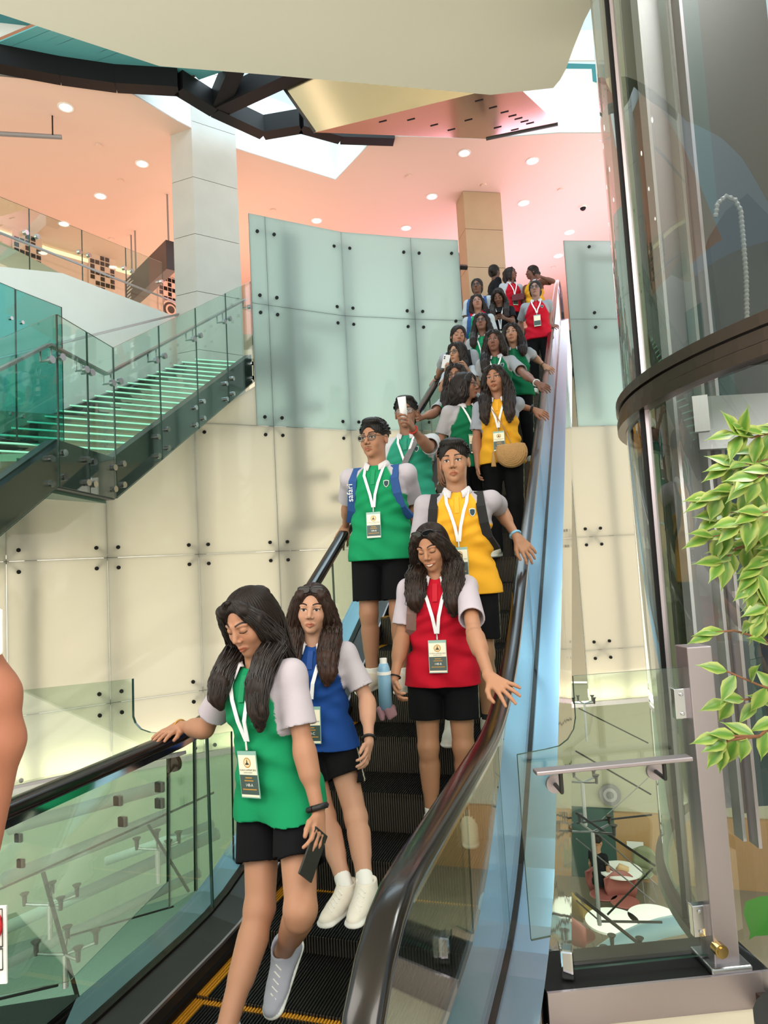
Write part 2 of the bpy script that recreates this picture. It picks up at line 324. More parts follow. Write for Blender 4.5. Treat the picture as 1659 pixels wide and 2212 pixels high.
# ================================================================= CEILINGS
ZS = 5.2
edge = [onz(x, y, ZS) for x, y in [(-260, -30), (0, 30), (345, 143), (595, 163), (1060, 205), (1195, 190), (1210, 172), (1222, 150), (1238, 105), (1262, 45), (1285, 0)]]
poly = edge+[Vector((.6, 3.2, ZS)), Vector((1.5, 1.5, ZS)), Vector((5, 0, ZS)), Vector((5, -4, ZS)), Vector((-7, -4, ZS)), Vector((-7, 1.0, ZS))]
struct(MB().prism(poly, (0, 0, .42)).build('ceiling', M['cream']))
ZP = 9.6
inner = [onz(x, y, ZP) for x, y in [(-300, 170), (0, 165), (135, 178), (260, 188), (387, 264)]]+[onz(x, y, ZP) for x, y in [(446, 294), (505, 320), (725, 389), (815, 293), (1040, 300), (1207, 288), (1303, 288), (1500, 288), (1800, 300)]]
outer = [Vector((7, 24, ZP)), Vector((-16, 24, ZP)), Vector((-16, 6, ZP))]
# the upper ceiling as a strip mesh between the opening's rim and the far walls
cp = MB().prism(inner+outer, (0, 0, .02)); struct(cp.build('ceiling_upper', M['salmon']))
rv = MB(); vm = MB()
for a, b_ in zip(inner[:-1], inner[1:]): rv.add([a, b_, b_+Vector((0, 0, 1.3)), a+Vector((0, 0, 1.3))], [(0, 1, 2, 3)])
struct(rv.build('trim_3', M['white']))
# black steel ring and beams of the skylight
ZF = 9.7
fr = [onz(x, y, ZF) for x, y in [(-200, 90), (0, 128), (130, 153), (250, 170), (385, 178), (462, 226), (568, 276), (650, 262), (735, 286), (850, 290)]]
b = MB()
for a, c_ in zip(fr[:-1], fr[1:]): b.tube([a, c_], 1, prof=[(-.12, -.16), (.12, -.16), (.12, .16), (-.12, .16)])
cpt = onz(470, 226, ZF)
for x, y in ((522, 140), (640, 175), (700, 150)): b.tube([cpt, onz(x, y, ZF)+Vector((0, 0, .25))], 1, prof=[(-.13, -.16), (.13, -.16), (.13, .16), (-.13, .16)])
struct(b.build('trim_4', M['black']))
sl = MB(); g = MB()
dv = onz(125, 78, ZF+.3)-onz(17, 122, ZF+.3); tp_ = MB()
for i in range(20):      # timber fins with teal louvres between
    t_ = i/14; cx2 = -40+t_*440; cy2 = 108+60*min(1, t_)**.8-(0 if t_ < 1 else 0); p0 = onz(cx2, cy2-(3 if t_ > .8 else 0), ZF+.25); q0 = p0+dv*2.4
    if cx2 > 415: break
    sl.tube([p0, q0], 1, prof=[(-.045, -.03), (.045, -.03), (.045, .03), (-.045, .03)]); p1_ = onz(cx2+15, cy2+1, ZF+.17); tp_.tube([p1_+dv*.08, p1_+dv*2.4], 1, prof=[(-.065, -.01), (.065, -.01), (.065, .01), (-.065, .01)])
struct(tp_.build('trim_13', mat('teal_louvre', '#5fa9ae', .45)))
struct(sl.build('trim_5', M['wood']))
gl = MB().prism([onz(-250, -20, ZF+.8), onz(-250, 90, ZF+.8), onz(200, 120, ZF+.8), onz(420, 140, ZF+.8), onz(300, 30, ZF+.8)], (0, 0, .02)); struct(gl.build('window_1', M['teal']))
# polished prism, the cladding of a higher flight
pr = empty('polished_soffit', (-2.6, 11.5, 9.6), 'polished champagne steel underside of a higher flight hanging below the skylight', 'cladding')
A_, B_, D_, E_, c2 = [onz(x, y, 9.3) for x, y in [(680, 286), (1050, 300), (1205, 268), (1130, 198), (1045, 197)]]; a2 = onz(590, 158, 10.1); a2 = A_+(a2-A_)*1.25
b = MB().add([A_, B_, D_, E_, c2], [(0, 1, 2, 3, 4)]); into(pr, b.build('underside', M['pinkm']))
b = MB().add([A_, c2, c2+(a2-A_), a2], [(0, 1, 2, 3)]); into(pr, b.build('side_face', M['gold']))
b = MB().add([c2, E_, E_+(a2-A_), c2+(a2-A_)], [(0, 1, 2, 3)]); into(pr, b.build('side_face', M['gold']))
into(pr, MB().tube([B_, D_], .03, 6).build('edge_trim', M['dsteel'])); into(pr, MB().tube([a2, A_], .03, 4).build('edge_trim', M['dsteel']))
b = MB()
for x, y in [(827, 262), (888, 258), (938, 270), (975, 280), (1035, 217), (1065, 232), (1090, 242), (1107, 250), (1120, 256), (1133, 262), (1145, 266), (1012, 259), (1075, 275), (1112, 280)]:
    p = onz(x, y, 9.3)-Vector((0, 0, .004)); into(pr, MB().box((p.x-.07, p.y-.012, p.z-.003), (p.x+.07, p.y+.012, p.z)).build('light_slot', M['black']))
# downlights of the upper ceiling
def downlight(x, y, lab):
    p = onz(x, y, ZP); t_ = empty('downlight', p, lab, 'ceiling light', 'downlights of the upper ceiling')
    r = MB(); n = 20
    vs = [(p.x+q*math.cos(2*math.pi*i/n), p.y+q*math.sin(2*math.pi*i/n), p.z-dz) for q, dz in ((.13, .0), (.13, .015), (.10, .015), (.10, .004)) for i in range(n)]
    r.add(vs, [(k*n+i, k*n+(i+1) % n, (k+1)*n+(i+1) % n, (k+1)*n+i) for k in range(3) for i in range(n)]); into(t_, r.build('trim_ring', M['white_m']))
    r = MB(); r.add(vs[3*n:], [tuple(range(n))]); into(t_, r.build('lens', M['lamp']))
DL = [(142, 231, 'left of the beam hung in the salmon ceiling'), (307, 353, 'beside the tall left column, upper of three'), (217, 423, 'in the middle of the salmon ceiling'), (138, 483, 'low over the left cove wall'),
      (1003, 330, 'just below the polished steel underside'), (1150, 347, 'below the blue skylight window'), (933, 424, 'left of the far stone column top'), (1131, 438, 'right of the far stone column'),
      (684, 476, 'above the left panel of the frosted wall'), (877, 492, 'above the middle seam of the frosted wall'), (1230, 501, 'above the right frosted panel'), (1206, 552, 'over the end of the escalator')]
for x, y, l in DL: downlight(x, y, 'round white ceiling downlight '+l)
for x, y, l in [(214, 313, 'near the hung beam'), (261, 389, 'between the left downlights'), (27, 445, 'at the left edge of the ceiling'), (241, 515, 'above the cove wall grilles'), (590, 453, 'above the frosted wall corner'), (883, 380, 'left over the far column'), (1045, 399, 'over the far column'), (1210, 409, 'beside the dome camera'), (1195, 576, 'above the upper landing')]:
    p = onz(x, y, ZP); tag(MB().cyl(p-Vector((0, 0, .03)), p, .06, 14).build('sprinkler_rose', M['salmon']), 'small round ceiling disc '+l, 'ceiling fitting', 'small discs in the upper ceiling')
p = onz(1259, 445, ZP); dc = empty('dome_camera', p, 'black dome camera on the pink ceiling', 'camera')
into(dc, MB().cyl(p-Vector((0, 0, .05)), p, .085, 18).build('base', M['white_m']))
bm_ = MB(); bm_.tube([p-Vector((0, 0, .05)), p-Vector((0, 0, .085)), p-Vector((0, 0, .11))], [.07, .055, .02], 14); into(dc, bm_.build('dome', M['black'], smooth=True))
# bar lamp hung at the far left
p = onz(113, 250, ZP); q = p-Vector((0, 0, .35)); tb = empty('hanging_tube_lamp', p, 'thin grey tube hung on a wire under the salmon ceiling', 'lamp')
into(tb, MB().cyl(p, q, .012, 6).build('wire', M['black'])); into(tb, MB().tube([q+Vector((.1, .1, 0)), q+Vector((-2.4, -1.4, -.1))], .04, 8).build('tube', M['dgrey']))

# upper floor, far walls, columns
struct(MB().prism([Vector(v) for v in [(-16, 6.5, 6.2), (-7.35, 6.5, 6.2), (-7.35, 11.2, 6.2), (-5.2, 11.8, 6.2), (-2.1, 13.6, 6.2), (-1.9, 14.2, 6.2), (-.3, 14.2, 6.2), (-.2, 12.6, 6.2), (7, 15, 6.2), (7, 24, 6.2), (-16, 24, 6.2)]], (0, 0, -.3)).build('floor_upper', M['tile']))
fw_ = [onz(x, y, ZP) for x, y in [(-300, 340), (0, 455), (130, 505), (300, 558), (425, 598)]]
fw_ = [v+Vector((-.45, .25, 0)) for v in fw_]
b = MB(); cv = MB()
for a, c_ in zip(fw_[:-1], fw_[1:]):
    b.add([Vector((a.x, a.y, 5.9)), Vector((c_.x, c_.y, 5.9)), Vector((c_.x, c_.y, 9.35)), Vector((a.x, a.y, 9.35))], [(0, 1, 2, 3)])
    cv.prism([a+Vector((-.25, .1, -.12)), c_+Vector((-.25, .1, -.12)), c_+Vector((-.25, .1, -.02)), a+Vector((-.25, .1, -.02))], (-.02, .0, 0))
struct(b.build('wall_far_left', M['salmon'])); struct(cv.build('trim_6', M['cove']))
struct(MB().box((-16, 23.5, 6.2), (7, 23.8, ZP)).build('wall_far', M['salmon']))
e_ = fw_[-1]; struct(MB().prism([(e_.x, e_.y, 5.9), (e_.x+1.8, e_.y+7, 5.9), (e_.x+1.8, e_.y+7, 9.5), (e_.x, e_.y, 9.5)], (-.1, 0, 0)).build('wall_far_side', M['salmon']))
# tall column: two seen faces
def column(name, tl, tm, tr_, z0, z1, zref, m, lab):
    a, b_, c_ = [onz(*q, zref) for q in (tl, tm, tr_)]; a.z = b_.z = c_.z = z0; o = MB().prism([a, b_, c_, a+(c_-b_)], (0, 0, z1-z0)).build(name, m); return tag(struct(o))
def jointed(o, pts, zs):
    pass
ca = Vector((-6.62, 9.92, 0)); cb = Vector((-5.95, 9.55, 0)); cc = Vector((-5.35, 10.35, 0))
ca = onz(366, 292, ZP); cb = onz(414, 225, 10.1); cc = onz(508, 262, 10.4)
dd = 11.0
ca = atd(368, 292, 12.42); cb = atd(412, 232, 12.28); cc = atd(508, 268, 12.75)
for v in (ca, cb, cc): v.z = 0
mt = mat('stone_column', '#c9c6bf', .62, var=.14, vscale=2.2, bump=.15, bscale=14)
b = MB(); z = 4.5
while z < 12:
    b.prism([Vector((v.x, v.y, z)) for v in (ca, cb, cc, ca+cc-cb)], (0, 0, 1.04)); z += 1.05
o = b.build('column', mt); tag(o, 'tall pale stone column rising through the ceiling opening', 'column')
pa = onz(985, 440, ZP); pb = onz(1000, 412, ZP); pc = onz(1081, 416, ZP)
mt2 = mat('travertine_column', '#b9a385', .6, var=.12, vscale=2.2, bump=.1, bscale=14); b = MB(); z = 6.2
while z < 9.5:
    b.prism([Vector((v.x, v.y, z)) for v in (pa, pb, pc, pa+pc-pb)], (0, 0, min(.84, 9.59-z))); z += .85
tag(b.build('column', mt2), 'short tan stone column behind the people at the top', 'column')
# light wells right of the polished underside: blue glazed front and teal beam
o = MB().prism([onY(1203, 300, 13.4)+Vector((0, .2, 0)), onY(1330, 300, 13.4), onY(1330, 178, 13.4), onY(1203, 178, 13.4)], (0, .02, 0)); struct(o.build('window_2', mat('sky_blue_blind', '#bfe6f2', .5)))
o = MB().prism([onY(1200, 176, 13.2), onY(1340, 176, 13.2), onY(1340, 140, 13.2), onY(1200, 136, 13.2)], (0, .3, 0)); struct(o.build('trim_7', M['teal']))
o = MB().prism([onY(1190, 130, 15), onY(1420, 130, 15), onY(1420, 65, 15), onY(1190, 65, 15)], (0, .05, 0)); struct(o.build('window_3', mat('white_blind', '#f2f4f2', .5)))
struct(MB().box((-1.2, 15.0, -1), (2.5, 15.2, 6.15)).build('wall_behind', mat('wall_beige', '#cfc6b4', .7)))
# cove wall grilles
def gpt(x, y):
    for a, c_ in zip(fw_[:-1], fw_[1:]):
        n = Vector((c_.y-a.y, -(c_.x-a.x), 0)).normalized(); p = onpl(x, y, a, n); d = (c_-a); t_ = ((p-a).dot(d))/d.length_squared
        if 0 <= t_ <= 1: return p, d.normalized(), n
    return p, d.normalized(), n
random.seed(4)
for x, y, l in [(58, 556, 'leftmost of the three by the stair handrail'), (220, 599, 'middle of the three, left of the hanging sign'), (365, 632, 'rightmost of the three, beside the column')]:
    p, d, n = gpt(x, y); n = -n if n.y > 0 else n; o = MB()
    o.prism([p-d*.34+Vector((0, 0, -.55))+n*.02, p+d*.34+Vector((0, 0, -.55))+n*.02, p+d*.34+Vector((0, 0, .55))+n*.02, p-d*.34+Vector((0, 0, .55))+n*.02], n*.02)
    for i in range(5):
        for j in range(8):
            if (i*3+j*5+i*j) % 7 in (0, 3, 5): continue
            c_ = p+d*(i-2)*.125+Vector((0, 0, (j-3.5)*.132))+n*.041
            o.prism([c_-d*.05-Vector((0, 0, .05)), c_+d*.05-Vector((0, 0, .05)), c_+d*.05+Vector((0, 0, .05)), c_-d*.05+Vector((0, 0, .05))], n*.01, 1)
    tag(o.build('wall_grille', [M['salmon'], M['black']]), 'perforated square pattern wall grille, '+l, 'grille', 'grilles of the cove wall')
p, d, n = gpt(366, 671); n = -n if n.y > 0 else n; o = empty('round_vent', p, 'round louvred vent low on the cove wall', 'vent')
for r_, mm in ((.26, 'salmon'), (.21, 'dbrown'), (.15, 'salmon'), (.10, 'dbrown')):
    k = MB(); k.cyl(p+n*.02, p+n*(.05+.02*(.3-r_)*10), r_, 24); into(o, k.build('ring', M[mm]))
# hanging direction sign
s0 = onz(283, 508, ZP); s1 = onz(361, 420, ZP); sg = empty('hanging_sign', (s0+s1)/2, 'black direction sign on thin rods from the salmon ceiling', 'sign')
e0 = onX(283, 655, s0.x); e1 = onX(368, 590, s1.x); zb = (e0.z+e1.z)/2; h_ = .62
d = Vector((s1.x-s0.x, s1.y-s0.y, 0)).normalized(); n = Vector((-d.y, d.x, 0)); L0 = Vector((s0.x, s0.y, zb))-d*.2; L1 = Vector((s1.x, s1.y, zb))+d*.1
into(sg, MB().prism([L0-n*.1, L1-n*.1, L1-n*.1+Vector((0, 0, h_)), L0-n*.1+Vector((0, 0, h_))], n*.2).build('panel', mat('sign_brown', '#3a2c2a', .35)))
fl = MB(); nn_ = n if n.dot(FW) < 0 else -n; rr_ = random.Random(8)
for i in range(6):
    a_ = L0+nn_*.102+d*.08+Vector((0, 0, h_-.10-i*.085)); fl.prism([a_, a_+d*rr_.uniform(.25, .5), a_+d*.3+Vector((0, 0, .03)), a_+Vector((0, 0, .03))], nn_*.004)
into(sg, fl.build('lettering_lines', M['white_m'])); a_ = L0+nn_*.102+d*.0; into(sg, MB().prism([a_+Vector((0, 0, .02)), a_+d*.10+Vector((0, 0, .02)), a_+d*.10+Vector((0, 0, .2)), a_+Vector((0, 0, .2))], nn_*.004).build('red_mark', M['red']))
for q in (s0, s0+d*.25, s1):
    into(sg, MB().cyl((q.x, q.y, zb+h_), (q.x, q.y, ZP), .018, 6).build('rod', M['dgrey']))

# ================================================================= GLASS STAIR ON THE LEFT
st = empty('staircase', (-5.6, 5.8, 0), 'glass staircase with lit green treads and charcoal steel stringer', 'staircase')
XO, XI = -4.72, -6.75
c0 = Vector((XO, 5.80, 2.87)); c1 = Vector((XO-.18, 9.2, 4.95)); l0 = Vector((XO+.12, 4.90, 2.90)); lo = Vector((XO+.55, .9, .25))
def plate(a, b_, h, th=.05, up=0, m=None): a = Vector(a); b_ = Vector(b_); return [a, b_, b_-Vector((0, 0, h)), a-Vector((0, 0, h))]
o = MB()
for a, c_ in ((lo, l0), (l0, c0), (c0, c1)): o.prism(plate(a, c_, .44), (-.12, 0, 0))
into(st, o.build('outer_stringer', M['stringer']))
i0 = Vector((XI, 5.5, 3.0)); i1 = Vector((XI, 10.6, 5.55)); o = MB()
for a, c_ in ((Vector((XI+.4, .9, .3)), Vector((XI, 4.9, 3.0))), (Vector((XI, 4.9, 3.0)), i0), (i0, i1)): o.prism(plate(a, c_, .3), (-.1, 0, 0))
into(st, o.build('inner_stringer', M['stringer']))
n = 21
for k in range(n):
    f_ = (k+.5)/n; a = c0.lerp(c1, f_); c_ = i0.lerp(i1, f_); th = .03
    tm = MB().prism([a+Vector((-.1, -.1, -.1)), c_+Vector((0, -.1, 0)), c_+Vector((0, .14, 0)), a+Vector((-.1, .14, -.1))], (0, 0, -th)); into(st, tm.build('tread', M['greent']))
    lg = MB().prism([a+Vector((-.1, -.105, -.105)), c_+Vector((0, -.105, -.005)), c_+Vector((0, -.105, -.022)), a+Vector((-.1, -.105, -.122))], (0, -.012, 0)); into(st, lg.build('tread_light', M['tlight'] if 'tlight' in M else M.setdefault('tlight', emis('tread_light', '#b4f2d2', 1.5))))
for k in range(5):
    f_ = (k+.5)/12; a = l0.lerp(lo, f_); c_ = Vector((XI, 4.9, 3.0)).lerp(Vector((XI+.4, .9, .3)), f_)
    into(st, MB().prism([a+Vector((-.1, -.19, -.1)), c_+Vector((0, -.19, 0)), c_+Vector((0, .14, 0)), a+Vector((-.1, .14, -.1))], (0, 0, -.03)).build('tread', M['greent']))
into(st, MB().prism([l0+Vector((-.1, 0, -.12)), c0+Vector((-.1, -.15, -.12)), i0+Vector((0, -.2, -.03)), Vector((XI, 4.9, 2.97))], (0, 0, -.04)).build('tread', M['greent']))
into(st, MB().prism([l0+Vector((-.1, 0, -.44)), c0+Vector((-.1, 0, -.44)), i0+Vector((0, 0, -.3)), Vector((XI, 4.9, 2.7))], (0, 0, -.03)).build('soffit', mat('stair_soffit', '#3e6e5e', .35)))
# glass guard: panes hung on the outside of the stringer
gx = Vector((.03, 0, 0)); HG = 1.15
segs = []
def gseg(a, b_, n):
    for k in range(n): segs.append((a.lerp(b_, k/n), a.lerp(b_, (k+1)/n)))
gseg(lo, l0, 4); gseg(l0, c0, 2); gseg(c0, c1, 4)
for a, c_ in segs:
    d_ = (c_-a).normalized()*.006; q = [a+d_+gx-Vector((0, 0, .43)), c_-d_+gx-Vector((0, 0, .43)), c_-d_+gx+Vector((0, 0, HG)), a+d_+gx+Vector((0, 0, HG))]
    into(st, pane(q, .014).build('glass_pane', [M['green'], M['edge']]))
    for e in (a.lerp(c_, .12), a.lerp(c_, .88)):
        for dz in (-.12, -.34):
            p = e+gx+Vector((.007, 0, dz)); into(st, MB().tube([p, p+Vector((.03, 0, 0))], [.032, .032], 14).build('bolt', M['chrome']))
hr = [v+Vector((-.06, 0, .88)) for v in (lo, l0, c0, c1)]
into(st, MB().tube(hr, 1, prof=[(-.03, -.012), (.03, -.012), (.03, .012), (-.03, .012)], up=(0, 0, 1)).build('handrail', M['lilac']))
for a, c_ in segs:
    for e in (a.lerp(c_, .1), a.lerp(c_, .9)):
        g0 = e+gx+Vector((0, 0, .76)); k = MB(); k.cyl(g0-Vector((.0, 0, 0)), g0+Vector((.035, 0, 0)), .035, 14); k.tube([g0, g0+Vector((-.10, 0, 0)), g0+Vector((-.10, 0, .1))], .011, 6)
        into(st, k.build('rail_bracket', M['steel']))
# inner wall rail
ih = [Vector((XI-.1, 4.0, 3.25)), Vector((XI-.1, 5.5, 3.95)), Vector((XI-.1, 10.4, 6.35))]
into(st, MB().tube(ih, .018, 8).build('wall_handrail', M['steel']))
# stone parapet wall behind the stair and the side wall of the atrium
XP = -7.05
pp = [onX(x, y, XP) for x, y in [(-40, 568), (0, 576), (135, 590), (395, 690), (535, 742)]]
poly = pp+[Vector((XP, pp[-1].y, 2)), Vector((XP, pp[0].y, 2))]
o = MB().prism(poly, (-.25, 0, 0)); o.prism([pp[0], Vector((XP, 2, pp[0].z)), Vector((XP, 2, 1)), Vector((XP, pp[0].y, 1))], (-.25, 0, 0)); struct(o.build('wall_left', M['marble']))
# guard rail on the parapet
gr = empty('parapet_guard', pp[2], 'clear glass guard with thin steel rail along the white parapet', 'railing')
q0, q1 = onX(-60, 430, XP-.1), onX(410, 585, XP-.1)
for k in range(4):
    a = pp[1].lerp(pp[3], k/4-.1); c_ = pp[1].lerp(pp[3], (k+1)/4-.1); a.z = max(a.z, 5.6)
    x0 = Vector((XP-.12, a.y, a.z)); x1 = Vector((XP-.12, c_.y, c_.z)); into(gr, pane([x0, x1-Vector((0, .01, 0)), x1+Vector((0, -.01, 1.0)), x0+Vector((0, 0, 1.0))], .012).build('glass_pane', [M['clear'], M['edge']]))
    for e in (.1, .9):
        g0 = x0.lerp(x1, e)+Vector((.01, 0, .62)); into(gr, MB().cyl(g0, g0+Vector((.05, 0, 0)), .035, 12).build('bolt', M['chrome']))
hp = [onX(x, y, XP+.02) for x, y in [(-20, 495), (410, 665)]]; into(gr, MB().tube(hp, .018, 8).build('handrail', M['steel']))
# teal glass screen at the left, nearer
XT = -5.55
tl_ = [onX(x, y, XT) for x, y in [(-30, 598), (32, 624), (133, 664), (137, 905)]]; bl = onX(-30, 940, XT)
tg = empty('glass_screen', tl_[2], 'teal tinted glass screen at the left edge above the stair', 'screen')
into(tg, pane([tl_[0], tl_[1], Vector((XT, tl_[1].y, bl.z)), Vector((XT, tl_[0].y, bl.z))], .015, (1, 0, 0)).build('glass_pane', [M['tealg'], M['edge']]))
into(tg, pane([tl_[1]+Vector((0, .01, 0)), tl_[2], Vector((XT, tl_[2].y, bl.z)), Vector((XT, tl_[1].y+.01, bl.z))], .015, (1, 0, 0)).build('glass_pane', [M['tealg'], M['edge']]))
for x, y in [(21, 688), (45, 697), (22, 894), (47, 900)]:
    p = onX(x, y, XT); into(tg, MB().cyl(p, p+Vector((.03, 0, 0)), .02, 10).build('bolt', M['chrome']))

# ================================================================= LIFT SHAFT ON THE RIGHT
cx_, cy_, RS = 2.09, 3.73, 1.93
sh = empty('lift_shaft', (cx_, cy_, 0), 'round glass lift shaft with bronze ring at the right edge', 'lift')
def arcpts(r, a0, a1, n, z): return [(cx_+r*math.cos(math.radians(a0+(a1-a0)*i/n)), cy_+r*math.sin(math.radians(a0+(a1-a0)*i/n)), z) for i in range(n+1)]
def shell(z0, z1, a0, a1, r=RS, th=.012, m='shaft', name='curved_glass'):
    n = 40; v = arcpts(r, a0, a1, n, z0)+arcpts(r, a0, a1, n, z1); k = n+1
    o = MB().add(v, [(i, i+1, k+i+1, k+i) for i in range(n)]).build(name, M[m], smooth=True); into(sh, o)
mull = onz(1381, 857, 2.3); am = math.degrees(math.atan2(mull.y-cy_, mull.x-cx_)) % 360
for z0, z1 in ((.06, 2.22), (2.38, 7.5)):
    shell(z0, z1, am+.6, 320); shell(z0, z1, am-75, am-.6)
for z in (.03, 2.25, 2.30, 2.35):
    o = MB().tube(arcpts(RS+(.012 if z in (2.25, 2.35) else 0), am-120, 320, 80, z), 1, prof=[(-.03, -.022), (.03, -.022), (.03, .022), (-.03, .022)], up=(0, 0, 1)); into(sh, o.build('ring', M['dbz'] if 'dbz' in M else M.setdefault('dbz', mat('bronze_ring', '#4a3d34', .3, .8)), smooth=False))
for dz, r_, mm in ((0, .018, 'black'), (1.2, .01, 'lilac')):
    a = math.radians(am+dz); into(sh, MB().box((cx_+RS*math.cos(a)-r_, cy_+RS*math.sin(a)-r_, 0), (cx_+RS*math.cos(a)+r_, cy_+RS*math.sin(a)+r_, 7.5)).build('mullion', M[mm]))
# inside: hoistway frame, each a vertical member
def member(x0, x1, y, d, m, z0=-.0, z1=8.5, th=.1, name='hoistway_panel'):
    a = atd(x0, y, d); c_ = atd(x1, y, d); a.z = c_.z = z0; f2 = Vector((FW.x, FW.y, 0)).normalized()*th
    into(sh, MB().prism([a, c_, c_+f2, a+f2], (0, 0, z1-z0)).build(name, M[m]))
member(1392, 1408, 1000, 4.1, 'lgrey', name='column'); member(1416, 1424, 1000, 4.6, 'ochre'); member(1426, 1466, 1000, 4.6, 'olive')
member(1466, 1473, 1000, 3.9, 'lgrey', name='guide_rail'); member(1473, 1530, 1000, 4.4, 'dgrey'); member(1530, 1537, 1000, 3.9, 'lgrey', name='guide_rail')
member(1537, 1560, 1000, 4.3, 'dbrown'); member(1561, 1568, 1000, 3.8, 'lilac', name='guide_rail'); member(1568, 1604, 1000, 4.4, 'navy'); member(1604, 1760, 1000, 4.6, 'deep')
a = atd(1500, 840, 3.6); c_ = atd(1790, 800, 3.6); into(sh, MB().prism([Vector((a.x, a.y, 2.12)), Vector((c_.x, c_.y, 2.12)), Vector((c_.x, c_.y, 2.40)), Vector((a.x, a.y, 2.40))], (0, .06, 0)).build('door_header', M['dgrey']))
a = atd(1494, 850, 3.4); into(sh, MB().box((a.x, a.y, 2.18), (a.x+.07, a.y+.05, 2.36)).build('door_bracket', M['lilac']))
# lift machine with its cable chain
m0 = atd(1590, 620, 3.9); o = MB(); f2 = Vector((RT.x, RT.y, 0))
o.prism([m0-f2*.10+Vector((0, 0, -.42)), m0+f2*.32+Vector((0, 0, -.42)), m0+f2*.32+Vector((0, 0, .3)), m0+f2*.12+Vector((0, 0, .55)), m0-f2*.02+Vector((0, 0, .45)), m0-f2*.13+Vector((0, 0, .3))], (0, .15, 0)); into(sh, o.build('lift_machine', M['black']))
ch = [atd(x, y, 3.75) for x, y in [(1545, 470), (1550, 440), (1568, 424), (1588, 432), (1600, 455), (1606, 520), (1612, 600), (1614, 700), (1616, 745)]]
ch2 = []; rr2 = []
for a, c_ in zip(ch[:-1], ch[1:]):
    nn_ = max(2, int((c_-a).length/.012))
    for i in range(nn_): ch2.append(a.lerp(c_, i/nn_)); rr2.append(.015 if len(rr2) % 2 else .010)
into(sh, MB().tube(ch2, rr2, 8).build('cable_chain', M['dgrey']))
area('fill_lamp_98', (cx_-.2, cy_-.2, 7.4), (cx_-.1, cy_, 0), 1.6, 380, (1, .93, .92)); area('fill_lamp_99', (cx_-1.0, cy_-.7, 2.1), (cx_-.2, cy_+.3, 0), .8, 60, (1, .93, .92))  # unseen lamps added to brighten the inside of the shaft
struct(MB().prism([(.0, 0, 0)]*0 or [Vector((cx_+1.0, cy_+2.6, -1)), Vector((cx_+4, cy_-.5, -1)), Vector((cx_+4, cy_-.5, 9)), Vector((cx_+1.0, cy_+2.6, 9))], (.1, .1, 0)).build('wall_right', M['dbrown']))

# ================================================================= FLOOR, CURBS, GATES
g0 = Vector((-.30, 2.50, 0)); gd = Vector((.93, .37, 0)).normalized(); gn = Vector((-gd.y, gd.x, 0))
struct(MB().prism([(-.30, -5, 0), (6, -5, 0), (6, 4.9, 0), g0+gd*6, g0], (0, 0, -.25)).build('floor', M['tile2'] if 'tile2' in M else M.setdefault('tile2', M['tile'])))
struct(MB().prism([(-1.925, -5, 0), (-1.925, 1.95, 0), (-7, -.2, 0), (-9, -5, 0)], (0, 0, -.25)).build('floor_left', M['tile']))
o = MB()
for k in range(-6, 9):
    o.box((-.29, -4+k*.6+.45, .0), (5.5, -4+k*.6+.454, .0015))
struct(o.build('trim_8', mat('tile_joint', '#a0917c', .8)))
cb_ = empty('gate_curb', g0, 'low black curb faced with satin steel under the right glass gate', 'curb')
L = .80
o = MB().prism([g0, g0+gd*L, g0+gd*L+gn*.24, g0+gn*.24], (0, 0, .115)); into(cb_, o.build('curb_top', M['black']))
o = MB().prism([g0-gn*.012, g0+gd*L-gn*.012, g0+gd*L-gn*.012+Vector((0, 0, .118)), g0-gn*.012+Vector((0, 0, .118))], gn*.012); into(cb_, o.build('face_strip', M['lilac']))
lc = Vector((-1.93, 2.12, 0)); ld = Vector((-.88, -.47, 0)).normalized(); ln = Vector((-ld.y, ld.x, 0)); ln = ln if ln.y > 0 else -ln
into(cb_, MB()) if False else None
o = MB().prism([lc, lc+ld*4, lc+ld*4-ln*.24, lc-ln*.24], (0, 0, .12)).build('curb', mat('green_black_curb', '#1e2b29', .35)); tag(o, 'dark curb at the lower left edge below the glass', 'curb')

# right gate
gt = empty('glass_gate', g0+gd*.55+gn*.12, 'clear glass gate with steel rail and hinge post beside the escalator', 'gate')
gp0 = onz(1235, 2108, .118); pn = gn
def gpx(x, y, off=0): return onpl(x, y, gp0+pn*off, pn)
po = [(1237, 1460), (1350, 1451), (1478, 1441), (1500, 1700), (1530, 2062), (1250, 2092), (1216, 2098), (1210, 2060), (1205, 2032), (1190, 2022), (1147, 2031), (1130, 1820), (1117, 1630), (1180, 1618), (1208, 1611), (1226, 1597), (1239, 1575), (1243, 1550)]
into(gt, pane([gpx(*q) for q in po], .012, pn).build('glass_pane', [M['clear'], M['edge']]))
pp0 = gpx(1560, 2108); pb_ = Vector((pp0.x, pp0.y, .115)); k = .047
pc_ = [pb_+gd*sx*k+gn*sy*k for sx, sy in ((-1, -1), (1, -1), (1, 1), (-1, 1))]
into(gt, MB().prism(pc_, (0, 0, 1.13)).build('post', M['lilac'], bevel=.004))
pc2 = [pb_+gd*sx*k*1.6+gn*sy*k*1.6 for sx, sy in ((-1, -1), (1, -1), (1, 1), (-1, 1))]
into(gt, MB().prism(pc2, (0, 0, .022)).build('post_base', M['steel'], bevel=.006))
